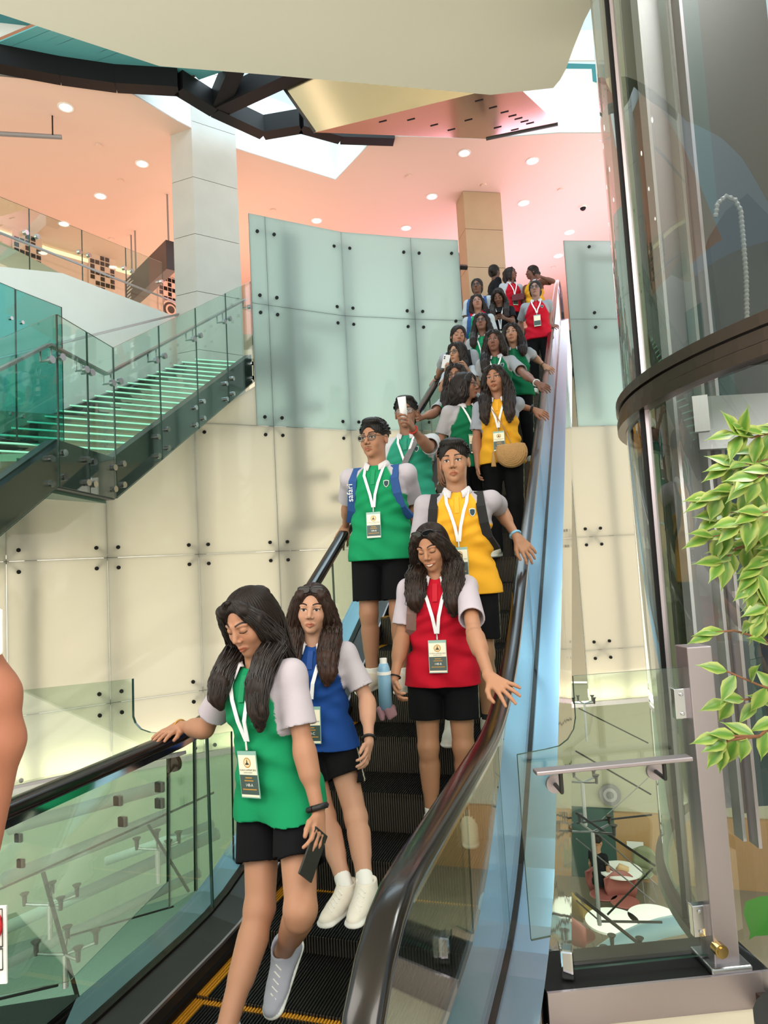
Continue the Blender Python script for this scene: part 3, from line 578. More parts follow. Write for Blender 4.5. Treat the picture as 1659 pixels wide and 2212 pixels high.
for y in (1520, 1990):
    p = gpx(1478 if y < 1600 else 1518, y, -.02); o = MB(); q = p
    for a_, b2_, c2_, d2_ in ((-.035, .03, -.055, .055), (.045, .085, -.05, .06)):
        o.prism([q+gd*a_+Vector((0, 0, c2_)), q+gd*b2_+Vector((0, 0, c2_)), q+gd*b2_+Vector((0, 0, d2_)), q+gd*a_+Vector((0, 0, d2_))], gn*.03)
    o.cyl(q+gd*.038+Vector((0, 0, -.045)), q+gd*.038+Vector((0, 0, .045)), .012, 10)
    for sz in (-.035, .035): o.cyl(q+gd*(-.01)+Vector((0, 0, sz)), q+gd*(-.01)+Vector((0, 0, sz))-gn*.006, .008, 8)
    into(gt, o.build('hinge', M['chrome'], bevel=.003))
o = MB(); q = gpx(1548, 2045, -.04); o.cyl(q, q-gn*.035, .024, 16); o.cyl(q-gn*.035, q-gn*.04, .016, 12); into(gt, o.build('lock_knob', mat('brass', '#b9a06a', .2, 1)))
o = MB(); q = gpx(1228, 2105, 0); q.z = .118
o.box((q.x-.022, q.y-.03, q.z), (q.x+.022, q.y+.03, q.z+.10)); into(gt, o.build('glass_clamp', M['chrome'], bevel=.008))
h0, h1 = gpx(1155, 1668, -.085), gpx(1490, 1636, -.085)
into(gt, MB().tube([h0, h1], 1, prof=[(-.025, -.007), (.025, -.007), (.025, .007), (-.025, .007)], up=(0, 0, 1)).build('handrail', M['lilac'], bevel=.003))
for x, y in ((1195, 1690), (1410, 1662)):
    q = gpx(x, y, 0); q0 = q-gn*.01; o = MB().cyl(q0, q0-gn*.014, .032, 20); into(gt, o.build('rail_rosette', M['lilac']))
    e_ = q0-gn*.085; into(gt, MB().tube([q0, e_-Vector((0, 0, .005)), e_+Vector((0, 0, .06))], .008, 6).build('rail_bracket', M['dsteel']))
# left gate
g2 = empty('glass_gate', (-2.4, 2.55, 0), 'clear glass screen with a scooped corner left of the escalator', 'gate'); pn2 = Vector((ld.y, -ld.x, 0)).normalized(); pq = Vector((-2.08, 2.66, 1.0))
pn2 = Vector((-.35, .937, 0)).normalized(); pn2 = Vector((.25, .968, 0)).normalized()
def lpx(x, y, off=0): return onpl(x, y, pq+pn2*off, pn2)
po = [(287, 1466), (288, 1548), (293, 1562), (305, 1575), (325, 1582), (362, 1584), (362, 1762), (362, 1905), (150, 2120), (-60, 2160), (-60, 1502)]
into(g2, pane([lpx(*q) for q in po], .012, pn2).build('glass_pane', [M['clear'], M['edge']]))
q = lpx(381, 1647, -.0); into(g2, MB().cyl(q, q-pn2*.02, .035, 18).build('rail_rosette', M['dsteel'])); into(g2, MB().tube([q, q-pn2*.07+Vector((.03, 0, -.02)), q-pn2*.07+Vector((.03, 0, .07))], .008, 6).build('rail_bracket', M['dsteel']))
into(g2, MB().tube([lpx(392, 1628, -.07), lpx(220, 1660, -.07), lpx(-60, 1720, -.07)], 1, prof=[(-.025, -.007), (.025, -.007), (.025, .007), (-.025, .007)], up=(0, 0, 1)).build('handrail', M['dgrey']))
for (x, y) in ((255, 1730), (265, 1775), (345, 1700), (40, 1810), (45, 1865), (345, 1735)):
    q = lpx(x, y, -.0); o = MB().box((q.x-.022, q.y-.009, q.z-.022), (q.x+.022, q.y+.009, q.z+.022)); into(g2, o.build('glass_clamp', M['dsteel'], bevel=.004))
# second, further balustrade along the escalator's left
g3 = empty('glass_screen', (-2.6, 3.4, 0), 'clear tall glass screen behind the left escalator handrail', 'screen')
pn3 = Vector((.3, .95, 0)).normalized(); pq3 = Vector((-2.4, 3.25, 0))
def l3(x, y): return onpl(x, y, pq3, pn3)
into(g3, pane([l3(366, 1600), l3(418, 1592), l3(421, 1925), l3(366, 1960)], .012, pn3).build('glass_pane', [M['clear'], M['edge']]))
into(g3, pane([l3(422, 1592), l3(500, 1580), l3(505, 1880), l3(425, 1925)], .012, pn3).build('glass_pane', [M['clear'], M['edge']]))

# ================================================================= PEOPLE: signed distance fields, one surface per part
def vec(a): return np.array(a, float)
def nrm(a): a = vec(a); return a/(np.linalg.norm(a)+1e-12)
class SDF:
    def __init__(s, lo, hi, h):
        s.h = h; s.o = vec(lo)-2*h; s.n = np.ceil((vec(hi)-s.o)/h).astype(int)+3; s.F = np.full(s.n, 1.0, np.float32)
        s.ax = [s.o[i]+h*np.arange(s.n[i]) for i in range(3)]
    def sl(s, lo, hi):
        a = np.clip(np.floor((vec(lo)-s.o)/s.h).astype(int)-1, 0, s.n-1); b = np.clip(np.ceil((vec(hi)-s.o)/s.h).astype(int)+2, 1, s.n)
        if (b-a < 1).any(): return None
        x = s.ax[0][a[0]:b[0]][:, None, None]; y = s.ax[1][a[1]:b[1]][None, :, None]; z = s.ax[2][a[2]:b[2]][None, None, :]
        return (slice(a[0], b[0]), slice(a[1], b[1]), slice(a[2], b[2])), x, y, z
    def mix(s, q, d, k, op):
        f = s.F[q]
        if op == '+':
            hh = np.clip(.5+.5*(f-d)/k, 0, 1); s.F[q] = f*(1-hh)+d*hh-k*hh*(1-hh)
        else:
            d = -d; hh = np.clip(.5-.5*(f-d)/k, 0, 1); s.F[q] = f*(1-hh)+d*hh+k*hh*(1-hh)
    def cap(s, a, b, ra, rb=None, k=.015, op='+', flat=None):
        a = vec(a); b = vec(b); rb = ra if rb is None else rb; R = max(ra, rb)+k+s.h
        g = s.sl(np.minimum(a, b)-R, np.maximum(a, b)+R)
        if g is None: return s
        q, x, y, z = g; ab = b-a; L2 = max(ab@ab, 1e-12)
        px, py, pz = x-a[0], y-a[1], z-a[2]; t = np.clip((px*ab[0]+py*ab[1]+pz*ab[2])/L2, 0, 1)
        dx, dy, dz = px-t*ab[0], py-t*ab[1], pz-t*ab[2]
        if flat is not None:      # squash along a direction
            n, f = flat; c = dx*n[0]+dy*n[1]+dz*n[2]; e = c*(1/f-1); dx = dx+n[0]*e; dy = dy+n[1]*e; dz = dz+n[2]*e
        s.mix(q, np.sqrt(dx*dx+dy*dy+dz*dz)-(ra+(rb-ra)*t), k, op); return s
    def ell(s, c, B, r, k=.015, op='+'):
        c = vec(c); r = vec(r); R = r.max()+k+s.h; g = s.sl(c-R, c+R)
        if g is None: return s
        q, x, y, z = g; px, py, pz = x-c[0], y-c[1], z-c[2]
        l = [(px*B[i][0]+py*B[i][1]+pz*B[i][2]) for i in range(3)]
        k0 = np.sqrt(sum((l[i]/r[i])**2 for i in range(3))); k1 = np.sqrt(sum((l[i]/r[i]**2)**2 for i in range(3)))+1e-9
        s.mix(q, k0*(k0-1)/k1, k, op); return s
    def cut(s, p, n, k=.004):      # remove everything on the n side of the plane
        p = vec(p); n = nrm(n); g = s.sl(s.o, s.o+s.h*s.n); q, x, y, z = g
        d = (x-p[0])*n[0]+(y-p[1])*n[1]+(z-p[2])*n[2]; s.F = np.maximum(s.F, d.astype(np.float32)); return s
    def func(s, lo, hi, fn, k=.015, op='+'):
        g = s.sl(lo, hi); q, x, y, z = g; s.mix(q, fn(x, y, z), k, op); return s
    def mesh(s):
        F = s.F; S = F < 0; n = s.n
        c = np.zeros(n-1, np.uint8)
        cor = [(i, j, k) for i in (0, 1) for j in (0, 1) for k in (0, 1)]
        for i, j, k in cor: c += S[i:n[0]-1+i, j:n[1]-1+j, k:n[2]-1+k]
        act = (c > 0) & (c < 8); I = np.argwhere(act)
        if len(I) == 0: return np.zeros((0, 3)), np.zeros((0, 4), int)
        idx = np.full(n-1, -1, np.int64); idx[act] = np.arange(len(I)); P = np.zeros((len(I), 3)); cnt = np.zeros(len(I))
        V = {q: F[I[:, 0]+q[0], I[:, 1]+q[1], I[:, 2]+q[2]] for q in cor}
        for q in cor:
            for a in range(3):
                if q[a] == 0:
                    r = list(q); r[a] = 1; A = V[q]; Bv = V[tuple(r)]; m = (A < 0) != (Bv < 0)
                    t = np.where(m, A/(A-Bv+1e-12*(A == Bv)), 0); pt = np.tile(vec(q), (len(I), 1)); pt[:, a] = t; P[m] += pt[m]; cnt[m] += 1
        P = (I+P/np.maximum(cnt, 1)[:, None])*s.h+s.o; fs = []
        for a in range(3):
            b, d = (a+1) % 3, (a+2) % 3; s0 = [slice(None)]*3; s1 = [slice(None)]*3
            s0[a] = slice(0, n[a]-1); s1[a] = slice(1, n[a])
            m = S[tuple(s0)] != S[tuple(s1)]; E = np.argwhere(m); E = E[(E[:, b] > 0) & (E[:, d] > 0) & (E[:, b] < n[b]-1) & (E[:, d] < n[d]-1)]
            ins = S[E[:, 0], E[:, 1], E[:, 2]]
            def ci(db, dd): Q = E.copy(); Q[:, b] += db; Q[:, d] += dd; return idx[Q[:, 0], Q[:, 1], Q[:, 2]]
            q4 = np.stack([ci(-1, -1), ci(0, -1), ci(0, 0), ci(-1, 0)], 1); q4[~ins] = q4[~ins][:, ::-1]; fs.append(q4)
        fs = np.concatenate(fs); return P, fs
def npmesh(name, parts, m, base, parent, cols=None):
    V = np.concatenate([p[0] for p in parts]); off = np.cumsum([0]+[len(p[0]) for p in parts]); Fc = np.concatenate([p[1]+off[i] for i, p in enumerate(parts)])
    me = bpy.data.meshes.new(name); me.vertices.add(len(V)); me.vertices.foreach_set('co', (V-vec(base)).astype(np.float32).ravel())
    me.loops.add(Fc.size); me.loops.foreach_set('vertex_index', Fc.astype(np.int32).ravel()); me.polygons.add(len(Fc))
    me.polygons.foreach_set('loop_start', np.arange(0, Fc.size, 4, dtype=np.int32)); me.polygons.foreach_set('loop_total', np.full(len(Fc), 4, np.int32))
    me.polygons.foreach_set('use_smooth', np.ones(len(Fc), bool)); me.update(calc_edges=True); me.validate()
    if cols is not None:
        ca = me.color_attributes.new('col', 'FLOAT_COLOR', 'POINT'); ca.data.foreach_set('color', np.concatenate([cols, np.ones((len(cols), 1))], 1).astype(np.float32).ravel())
    o = link(name, me, m, parent); return o
def rgb(h): return np.array(srgb(h)[:3])
M['skin'] = mat('skin', '#b98565', .52, attr='col', sub=.12, spec=.35)
M['cloth'] = mat('shirt_cloth', '#808080', .88, attr='col', spec=.2, bump=.12, bscale=240)
M['shorts'] = mat('shorts_cloth', '#101012', .9, attr='col', spec=.15)
M['hair'] = mat('hair', '#17100d', .5, attr='col', spec=.28)
M['shoe'] = mat('shoe', '#d8d0c4', .7, attr='col'); M['sock'] = mat('sock', '#e8e6e0', .9); M['lace'] = mat('lace', '#efece6', .8)
M['ribbon'] = mat('lanyard', '#f0f1f3', .6); M['card'] = mat('badge_card', '#f1ebd2', .35, coat=.4); M['cardg'] = mat('badge_band', '#3c4f4c', .35, coat=.4); M['cardc'] = mat('badge_sleeve', '#8fb5ab', .2, coat=.5)
M['gold'] = mat('gold_print', '#b98a3c', .5); M['print'] = mat('dark_print', '#2a2a28', .6); M['frame'] = mat('spectacle_frame', '#15151a', .25, coat=.4); M['lens'] = glass('spectacle_lens', '#e4eaec', .25); M['slens'] = mat('sunglass_lens', '#0d0f12', .08, coat=.5)
M['shield'] = mat('crest_white', '#c9d2cc', .7); M['shieldd'] = mat('crest_dark', '#1d3b45', .7); M['watch'] = mat('black_band', '#111113', .5); M['phone'] = mat('phone_back', '#d9dade', .15, coat=.5)
M['blue'] = mat('strap_blue', '#1e4a86', .8); M['bag'] = mat('bag_black', '#131417', .8); M['straw'] = mat('straw', '#b38a58', .8, bump=.5, bscale=60); M['paper'] = mat('paper', '#e9ebee', .7)

def ikpx(A, px, L, near=True):      # point at distance L from A on the line of sight through a pixel
    r = vec(ray(*px)); e = vec(EYE)-A; b = r@e; c = e@e-L*L; D = b*b-c
    if D < 0: q = vec(EYE)-r*b; return A+nrm(q-A)*L
    t = -b-math.sqrt(D) if near else -b+math.sqrt(D); return vec(EYE)+r*t
def pxof(p): p = Vector(p)-EYE; z = p.dot(FW); return vec([W/2+F*p.dot(RT)/z, H/2-F*p.dot(UP)/z])
def elbow_for(A, Wp, L1, L2, px):
    d = np.linalg.norm(Wp-A); s_ = max(1.0, d/(L1+L2)*1.002); L1 *= s_; L2 *= s_; a = (L1*L1-L2*L2+d*d)/(2*d); h = math.sqrt(max(L1*L1-a*a, 0)); u = (Wp-A)/d; n1 = nrm(np.cross(u, [0, 0, 1.001])); n2 = np.cross(u, n1)
    best = min(range(48), key=lambda i: np.linalg.norm(pxof(A+u*a+h*(n1*math.cos(i*math.pi/24)+n2*math.sin(i*math.pi/24)))-vec(px))); i = best
    return A+u*a+h*(n1*math.cos(i*math.pi/24)+n2*math.sin(i*math.pi/24))

def hand_prims(S, Wr, hd, pn, left, sc, curl=.35, splay=.12, thumb=.6):
    hd = nrm(hd); pn = nrm(pn-hd*(pn@hd)); td = np.cross(hd, pn)*(-1 if left else 1)
    S.cap(Wr-hd*.01, Wr+hd*.02*sc, .021*sc, .024*sc, .012, flat=(pn, .72))
    L = [.070, .078, .072, .056]; tips = []
    for i, x in enumerate((.030, .010, -.010, -.028)):
        kn = Wr+hd*(.082-.006*abs(i-1))*sc+td*x*sc; S.cap(Wr+hd*.012+td*x*.5*sc, kn, .0125*sc, .0105*sc, .012)
        d = nrm(hd+td*(1.3-i)*splay); p = kn; r = .0092*sc
        for j, fr in enumerate((.45, .30, .25)):
            a = curl*(j+.6); dd = nrm(d*math.cos(a)+pn*math.sin(a)); q = p+dd*L[i]*fr*sc; S.cap(p, q, r, r*.9, .0035); p = q; r *= .88
        tips.append(p)
    b = Wr+hd*.022*sc+td*.020*sc; m1 = b+nrm(hd*.75+td*thumb+pn*.25)*.040*sc; m2 = m1+nrm(hd*.95+td*thumb*.5+pn*.2)*.030*sc; m3 = m2+nrm(hd*1.0+td*.05+pn*.25)*.024*sc
    S.cap(b, m1, .0135*sc, .0115*sc, .01); S.cap(m1, m2, .0108*sc, .0095*sc, .004); S.cap(m2, m3, .0093*sc, .0075*sc, .004)
    return tips

TA = np.array([-.30, -.12, 0, .35, .68, .84, .94, 1.0, 1.05]); AA = np.array([.192, .188, .178, .152, .165, .168, .120, .062, .05]); BBt = np.array([.140, .138, .130, .108, .118, .104, .078, .058, .05])
SHIRT = {'green': '#158a59', 'blue': '#1b4488', 'red': '#b81229', 'yellow': '#e2a52c', 'dgreen': '#116c48', 'black': '#15171b', 'teal': '#2c8f76'}
def hashf(*a): return abs(math.sin(sum(v*(12.9898+7.1*i) for i, v in enumerate(a)))*43758.5453) % 1
people = []
STEPS = NOSE
def stepz(Y):
    c = [y for y in STEPS if y <= Y+.02]
    if not c or Y < 1.58: return 0
    return znose(c[-1])
def person(label, top, hgt=1.6, Y=None, yaw=0, lean=(0, 0), shirt='green', skin='#b98565', hair='long', hcol='#1d1411', hlen=.42, head=(0, 0, 0), armL=None, armR=None, legs=None, pants=False,
           res=.006, male=False, glasses=None, lanyard=True, badge=None, crest=True, sleeve='#c3bec6', seedv=1, front=(1, 1), look='open', smile=0, backpack=None, group='school group coming down the escalator', shoes='#ddd6c8', hres=None, parting=False, stand=None, wide=1.0, sitting=False, socks=True):
    rnd = random.Random(seedv); hres = hres or res*.55
    # where the person stands
    if Y is None:
        best = min((abs((onY(*top, 2+i*.01)).z-(stepz(2+i*.01)+hgt)), 2+i*.01) for i in range(1300)); Y = best[1]
    crown = vec(onY(*top, Y)); bz = stepz(Y) if stand is None else stand; Hh = crown[2]-bz; sc = min(max(Hh/1.6, .88), 1.12) if stand is None else hgt/1.6
    if sitting: Hh = 1.25
    ya = math.radians(yaw); f = vec([math.sin(ya), -math.cos(ya), 0]); s = vec([math.cos(ya), math.sin(ya), 0]); z = vec([0, 0, 1])
    hy, hp, hr = [math.radians(v) for v in head]; hy += ya; f0 = vec([math.sin(hy), -math.cos(hy), 0]); s0 = vec([math.cos(hy), math.sin(hy), 0])
    fh = f0*math.cos(hp)-z*math.sin(hp); uh = z*math.cos(hp)+f0*math.sin(hp); sh_ = s0*math.cos(hr)+uh*math.sin(hr); uh = uh*math.cos(hr)-s0*math.sin(hr)
    hs = sc**.5*(1.03 if male else 1.0); hc = crown-uh*.115*hs; B = (sh_, fh, uh)
    nb = hc-uh*.05-z*.118*hs-fh*.012-f*.01; nb[2] = min(nb[2], crown[2]-(.244 if male else .250)*sc**.5)
    pel = vec([nb[0]-lean[0], nb[1]-lean[1], bz+.53*Hh if not sitting else nb[2]-.46]); ax = nb-pel; L = np.linalg.norm(ax); up = ax/L
    s = nrm(s-up*(s@up)); f = np.cross(up, s)*-1 if (np.cross(up, s)@f) < 0 else np.cross(up, s)
    base = vec([pel[0], pel[1], bz]); wd = (1.08 if male else 1.0)*sc*wide
    root = empty('person', Vector(base), label, 'person', group)
    sw = (.182 if male else .160)*sc*wide; sj = {1: nb+s*sw-up*.052*sc, -1: nb-s*sw-up*.052*sc}
    L1, L2 = .268*sc, .238*sc; arms = {}
    for sg, A in ((1, armR), (-1, armL)):
        S0 = sj[sg]
        if A is None: e = S0+nrm(-z+s*sg*.16+f*.02)*L1; w_ = e+nrm(-z+f*.25-s*sg*.02)*L2; hd = nrm(w_-e); pn = -s*sg; c = .45
        elif A.get('rail') is not None:
            X_ = XR if A['rail'] > 0 else XL; w_ = vec(onX(*A['wrist'], X_-.015*A['rail']+A.get('dx', 0))); zr = zrail(w_[1])+.045
            if w_[2] < zr: w_[2] = zr
            e = elbow_for(S0, w_, L1, L2, A['elbow']); t_ = vec(onpl(*A['tip'], Vector(w_), FW)); dd_ = np.linalg.norm(t_-w_); hd = nrm((t_-w_)-vec(A.get('fw', FW))*.55*math.sqrt(max(.17**2-dd_**2, 0))); pn = nrm(nrm(w_-vec(EYE))*.75-z*.75)
            if A.get('flat'): t_ = vec(onX(*A['tip'], X_+.005)); t_[2] = max(t_[2], zrail(t_[1])+.02); hd = nrm(t_-w_); pn = vec([0, .5, -1.])
            c = A.get('curl', .28)
        else:
            e = ikpx(S0, A['elbow'], L1, A.get('n1', True)); w_ = ikpx(e, A['wrist'], L2, A.get('n2', True))
            hd = nrm(ikpx(w_, A['tip'], .15, A.get('n3', True))-w_) if 'tip' in A else nrm(w_-e); pn = vec(A.get('pn', -s*sg)); c = A.get('curl', .45)
        arms[sg] = (S0, e, w_, hd, pn, c, A or {})
    hip = {g: pel+s*g*.088*sc-z*.03*sc for g in (1, -1)}; leg = {}
    for g in (1, -1):
        q = (legs or {}).get(g)
        if q: k_ = ikpx(hip[g], q[0], .245*Hh, q[2] if len(q) > 2 else True); a_ = ikpx(k_, q[1], .243*Hh, q[3] if len(q) > 3 else True)
        elif sitting: k_ = hip[g]+f*.4-z*.02; a_ = k_-z*.42+f*.03
        else:
            an = vec([base[0], base[1], bz+.075*sc])+s*g*.095*sc+f*.02; k_ = (hip[g]+an)/2+f*.025
            a_ = an
        leg[g] = (hip[g], k_, a_)
    # ---- skin: torso, neck and legs; arms with hands; head
    parts = []; colr = []
    sk = rgb(skin)*np.array([.80, .80, .82])
    lo = np.min([pel-.25]+[leg[g][2]-.08 for g in (1, -1)], 0); hi = np.max([nb+.14]+[leg[g][i]+.1 for g in (1, -1) for i in range(3)], 0); lo = np.minimum(lo, nb-.2); hi = np.maximum(hi, pel+.2)
    S = SDF(lo, hi, max(res, .006))
    S.cap(pel, nb-up*.14, .085*sc, .09*sc, .03); S.cap(sj[1]-s*.02, sj[-1]+s*.02, .045*sc, None, .04); S.cap(nb-up*.06, hc-uh*.045-fh*.012, .056*hs, .050*hs*(1.1 if male else 1), .03)
    for g in (1, -1):
        h_, k_, a_ = leg[g]; S.cap(h_, k_, .078*sc, .054*sc, .03); S.cap(k_, a_, .052*sc, .034*sc, .02); m_ = k_*.72+a_*.28-f*.014; S.cap(m_, k_*.45+a_*.55-f*.008, .050*sc, .038*sc, .03); S.cap(k_+f*.012, k_+f*.014-z*.03, .042*sc, .036*sc, .03)
        S.cap(a_, a_-z*.02, .034*sc, .03*sc, .01)
    p = S.mesh(); parts.append(p); cc_ = np.tile(sk, (len(p[0]), 1)); colr.append(cc_)
    ar = max(min(res, .0035), hres*1.1)
    for sg in (1, -1):
        S0, e, w_, hd, pn, c, A = arms[sg]
        lo = np.min([S0, e, w_, w_+hd*.2], 0)-.07; hi = np.max([S0, e, w_, w_+hd*.2], 0)+.07; S = SDF(lo, hi, ar)
        S.cap(S0, e, .046*sc, .034*sc, .02); S.cap(e, w_, .035*sc, .0225*sc, .015); S.cap(e*.85+w_*.15, e*.6+w_*.4, .039*sc, .034*sc, .03)
        tips = hand_prims(S, w_, hd, pn, sg > 0, sc*(1.08 if male else 1.0), c, A.get('splay', .12), A.get('thumb', .6)); A['tips'] = tips
        p = S.mesh(); parts.append(p); cc_ = np.tile(sk, (len(p[0]), 1)); d = np.min([np.linalg.norm(p[0]-t_, axis=1) for t_ in tips], 0); cc_ = cc_*(1+.12*np.clip(1-d/.012, 0, 1))[:, None]; colr.append(cc_)
    def hpnt(x, y, u): return hc+(sh_*x+fh*y+uh*u)*hs
    S = SDF(hc-.165*hs, hc+.15*hs, hres); k = .018
    S.ell(hpnt(0, -.018, .032), B, vec([.074, .092, .083])*hs, k); S.ell(hpnt(0, .022, -.018), B, vec([.061, .066, .084])*hs, .03)
    jw = .050 if male else .044; S.ell(hpnt(0, .030, -.070), B, vec([jw, .050, .042])*hs, .03); S.ell(hpnt(0, .066, -.098), B, vec([.020, .018, .015])*hs, .02)
    for g in (1, -1):
        S.ell(hpnt(g*.036, .058, -.030), B, vec([.024, .022, .026])*hs, .02); S.cap(hpnt(g*.014, .084, .022), hpnt(g*.046, .070, .020), .0085*hs, .007*hs, .012)
        S.ell(hpnt(g*.031, .095, .002), B, vec([.017, .016, .011])*hs, .010, '-')
        S.ell(hpnt(g*.031, .0705, .001), B, vec([.0145, .0145, .0125])*hs, .004)
        if look != 'open': S.ell(hpnt(g*.031, .0725, .003), B, vec([.0165, .0145, .0125])*hs, .004)
        else: S.cap(hpnt(g*.018, .081, .0095), hpnt(g*.044, .077, .0095), .0042*hs, .0040*hs, .005)
        S.cap(hpnt(g*.018, .079, -.0105), hpnt(g*.042, .075, -.0100), .0042*hs, None, .006)
        S.ell(hpnt(g*.0765, -.010, -.008), B, vec([.009, .017, .029])*hs, .006); S.ell(hpnt(g*.085, -.003, -.006), B, vec([.006, .008, .016])*hs, .004, '-')
    S.cap(hpnt(0, .082, .012), hpnt(0, .105, -.028), .0085*hs, .0105*hs, .012)
    for g in (1, -1): S.ell(hpnt(g*.0125, .095, -.034), B, vec([.0085, .010, .0075])*hs, .006); S.ell(hpnt(g*.007, .103, -.0415), B, vec([.0035, .005, .003])*hs, .003, '-')
    mw = .021+.007*smile; mu = .005*smile
    S.cap(hpnt(-mw, .079, -.066+mu), hpnt(0, .093, -.0625), .0045*hs, .0075*hs, .006); S.cap(hpnt(mw, .079, -.066+mu), hpnt(0, .093, -.0625), .0045*hs, .0075*hs, .006)
    S.cap(hpnt(-mw*.85, .080, -.070+mu), hpnt(0, .091, -.0745), .0042*hs, .0070*hs, .006); S.cap(hpnt(mw*.85, .080, -.070+mu), hpnt(0, .091, -.0740), .0042*hs, .0070*hs, .006)
    if smile > .6: S.ell(hpnt(0, .101, -.0690), B, vec([.019, .010, .0038])*hs, .003, '-')
    else: S.cap(hpnt(-mw, .088, -.0670+mu), hpnt(0, .1015, -.0685), .0014*hs, None, .003, '-'); S.cap(hpnt(mw, .088, -.0670+mu), hpnt(0, .1015, -.0685), .0014*hs, None, .003, '-')
    S.cap(hc-uh*.04-fh*.012, nb-up*.03, .050*hs*(1.1 if male else 1), .056*hs, .025)
    p = S.mesh(); q = (p[0]-hc)/hs; x, y, u = q@sh_, q@fh, q@uh; cl = np.tile(sk, (len(x), 1)); ax_ = np.abs(x)
    def blend(m_, c): nonlocal cl; m_ = np.clip(m_, 0, 1)[:, None]; cl = cl*(1-m_)+rgb(c)*m_ if isinstance(c, str) else cl*(1-m_)+c*m_
    fr = y > .045; e1 = hres/hs
    ml = mw+.001; lipm = 1-np.abs((u+.0685-mu*(x/ml)**2)/(.0105*np.sqrt(np.clip(1-(x/ml)**2, .02, 1)))); blend(np.where(fr & (ax_ < ml), lipm*6, 0), sk*np.array([.93, .60, .57]))
    if smile > .6: tm = 1-np.abs((u+.069)/.0042); blend(np.where(fr & (ax_ < .018) & (y < .097), tm*4, 0), '#e8e0d6')
    else: blend(np.where(fr & (ax_ < ml), (1-np.abs(u+.0680-mu*(x/ml)**2)/(e1*1.1))*.9, 0), sk*np.array([.35, .18, .18]))
    bt = (ax_-.013)/.040; bu = .0245+.0085*np.sin(np.clip(bt, 0, 1)*2.4)-.004*bt; th = (.0048 if male else .0036)*(1-.5*np.clip(bt, 0, 1)); blend(np.where(fr & (bt > 0) & (bt < 1), (1-np.abs(u-bu)/(th+e1*.4))*3, 0), '#1a110e')
    ex, eu = ax_-.031, u-.0005
    if look == 'open':
        op = 1-(ex/.0140)**2-(eu/.0060)**2; blend(np.where(fr & (y > .06), op*5, 0), '#d2c9c4'); blend(np.where(fr & (np.abs(eu) < .0062), (1-(((ex)**2+(eu-.0008)**2)/.0072**2))*5, 0), '#23130c')
        blend(np.where(fr, (1-np.abs(eu-.0066*np.sqrt(np.clip(1-(ex/.0165)**2, 0, 1)))/(e1*.8+.0012))*np.where(np.abs(ex) < .0165, 1, 0)*2, 0), '#170e0b')
    else: blend(np.where(fr, (1-np.abs(eu+.0045+.004*(1-(ex/.016)**2))/(e1*.7+.0012))*np.where(np.abs(ex) < .016, 1, 0)*2, 0), '#170e0b')
    blend(np.where(fr & (ax_ < .02), (1-((ax_-.0075)**2/.0032**2+(u+.0415)**2/.0028**2))*2, 0), sk*.3)
    if male and look == 'open' and glasses: blend(np.where(fr & (ax_ < .026), (1-np.abs(u+.054+.2*ax_)/.0055)*1.2, 0), sk*.35)
    if 'none' != hair: blend(np.where(ax_ > (.006 if parting and not male else -1), np.clip((u-(.072 if male else .090)+(.35*np.clip(ax_-.02, 0, 1) if male else .75*ax_)+.25*np.clip(-y+.04, 0, .1))*90, 0, 1)*.9, 0), hcol)
    cl[:, 0] *= 1+.06*np.exp(-((ax_-.04)**2+(u+.03)**2)/.0004); parts.append(p); colr.append(cl)
    body = npmesh('body', parts, M['skin'], base, root, np.concatenate(colr))
    # ---- shirt
    cs = rgb(SHIRT[shirt]); cg = rgb(sleeve)*(.80 if sleeve != '#7d5244' else .8); lo = np.minimum(pel-.3, nb-.3); hi = np.maximum(pel+.3, nb+.3)
    for sg in (1, -1): lo = np.minimum(lo, np.minimum(sj[sg], arms[sg][1])-.1); hi = np.maximum(hi, np.maximum(sj[sg], arms[sg][1])+.1)
    hemu = -.17*L/.45
    S = SDF(lo, hi, res); ph = [rnd.random()*6 for _ in range(6)]
    def tors(x, y_, z_):
        dx, dy, dz = x-pel[0], y_-pel[1], z_-pel[2]; u_ = dx*up[0]+dy*up[1]+dz*up[2]; a_ = dx*s[0]+dy*s[1]+dz*s[2]; b_ = dx*f[0]+dy*f[1]+dz*f[2]; t_ = u_/L
        A_ = np.interp(t_, TA, AA)*wd; Bq = np.interp(t_, TA, BBt)*wd
        if not male: b_ = b_-.012*np.exp(-((t_-.66)/.14)**2)*(b_ > 0)
        q_ = (np.abs(a_/A_)**2.4+np.abs(b_/Bq)**2.2)**(1/2.3); fold = .0065*np.sin(a_*34+t_*9+ph[0]+2*np.sin(t_*7+ph[1]))*np.clip(1-t_*1.1, 0, 1)+.006*np.sin(t_*26+a_*20*np.sign(b_)+ph[2]+1.5*np.sin(a_*14+ph[4]))*np.exp(-((t_-.2)/.28)**2)+.003*np.sin(t_*44-a_*34+ph[5])*np.exp(-((t_-.55)/.2)**2)+.0025*np.sin(a_*60+t_*4+ph[3])*np.clip(.1-t_, 0, .3)*4
        return np.maximum((q_-1)*np.minimum(A_, Bq)*.9+fold, np.maximum(hemu*.45/.45-t_, t_-1.0)*L)
    S.func(lo, hi, tors, .02)
    if not sitting:
        for sg in (1, -1): h_, k_, a_ = leg[sg]; S.cap(h_, h_+nrm(k_-h_)*.16*sc, .106*sc*wide, .112*sc*wide, .03)
        S.cut(pel+up*hemu*L*.98, -up)
    for sg in (1, -1): S.cap(nb-up*.035+s*sg*.03, sj[sg]-up*.010, .036*sc, .046*sc, .03)
    keepF = S.F.copy()
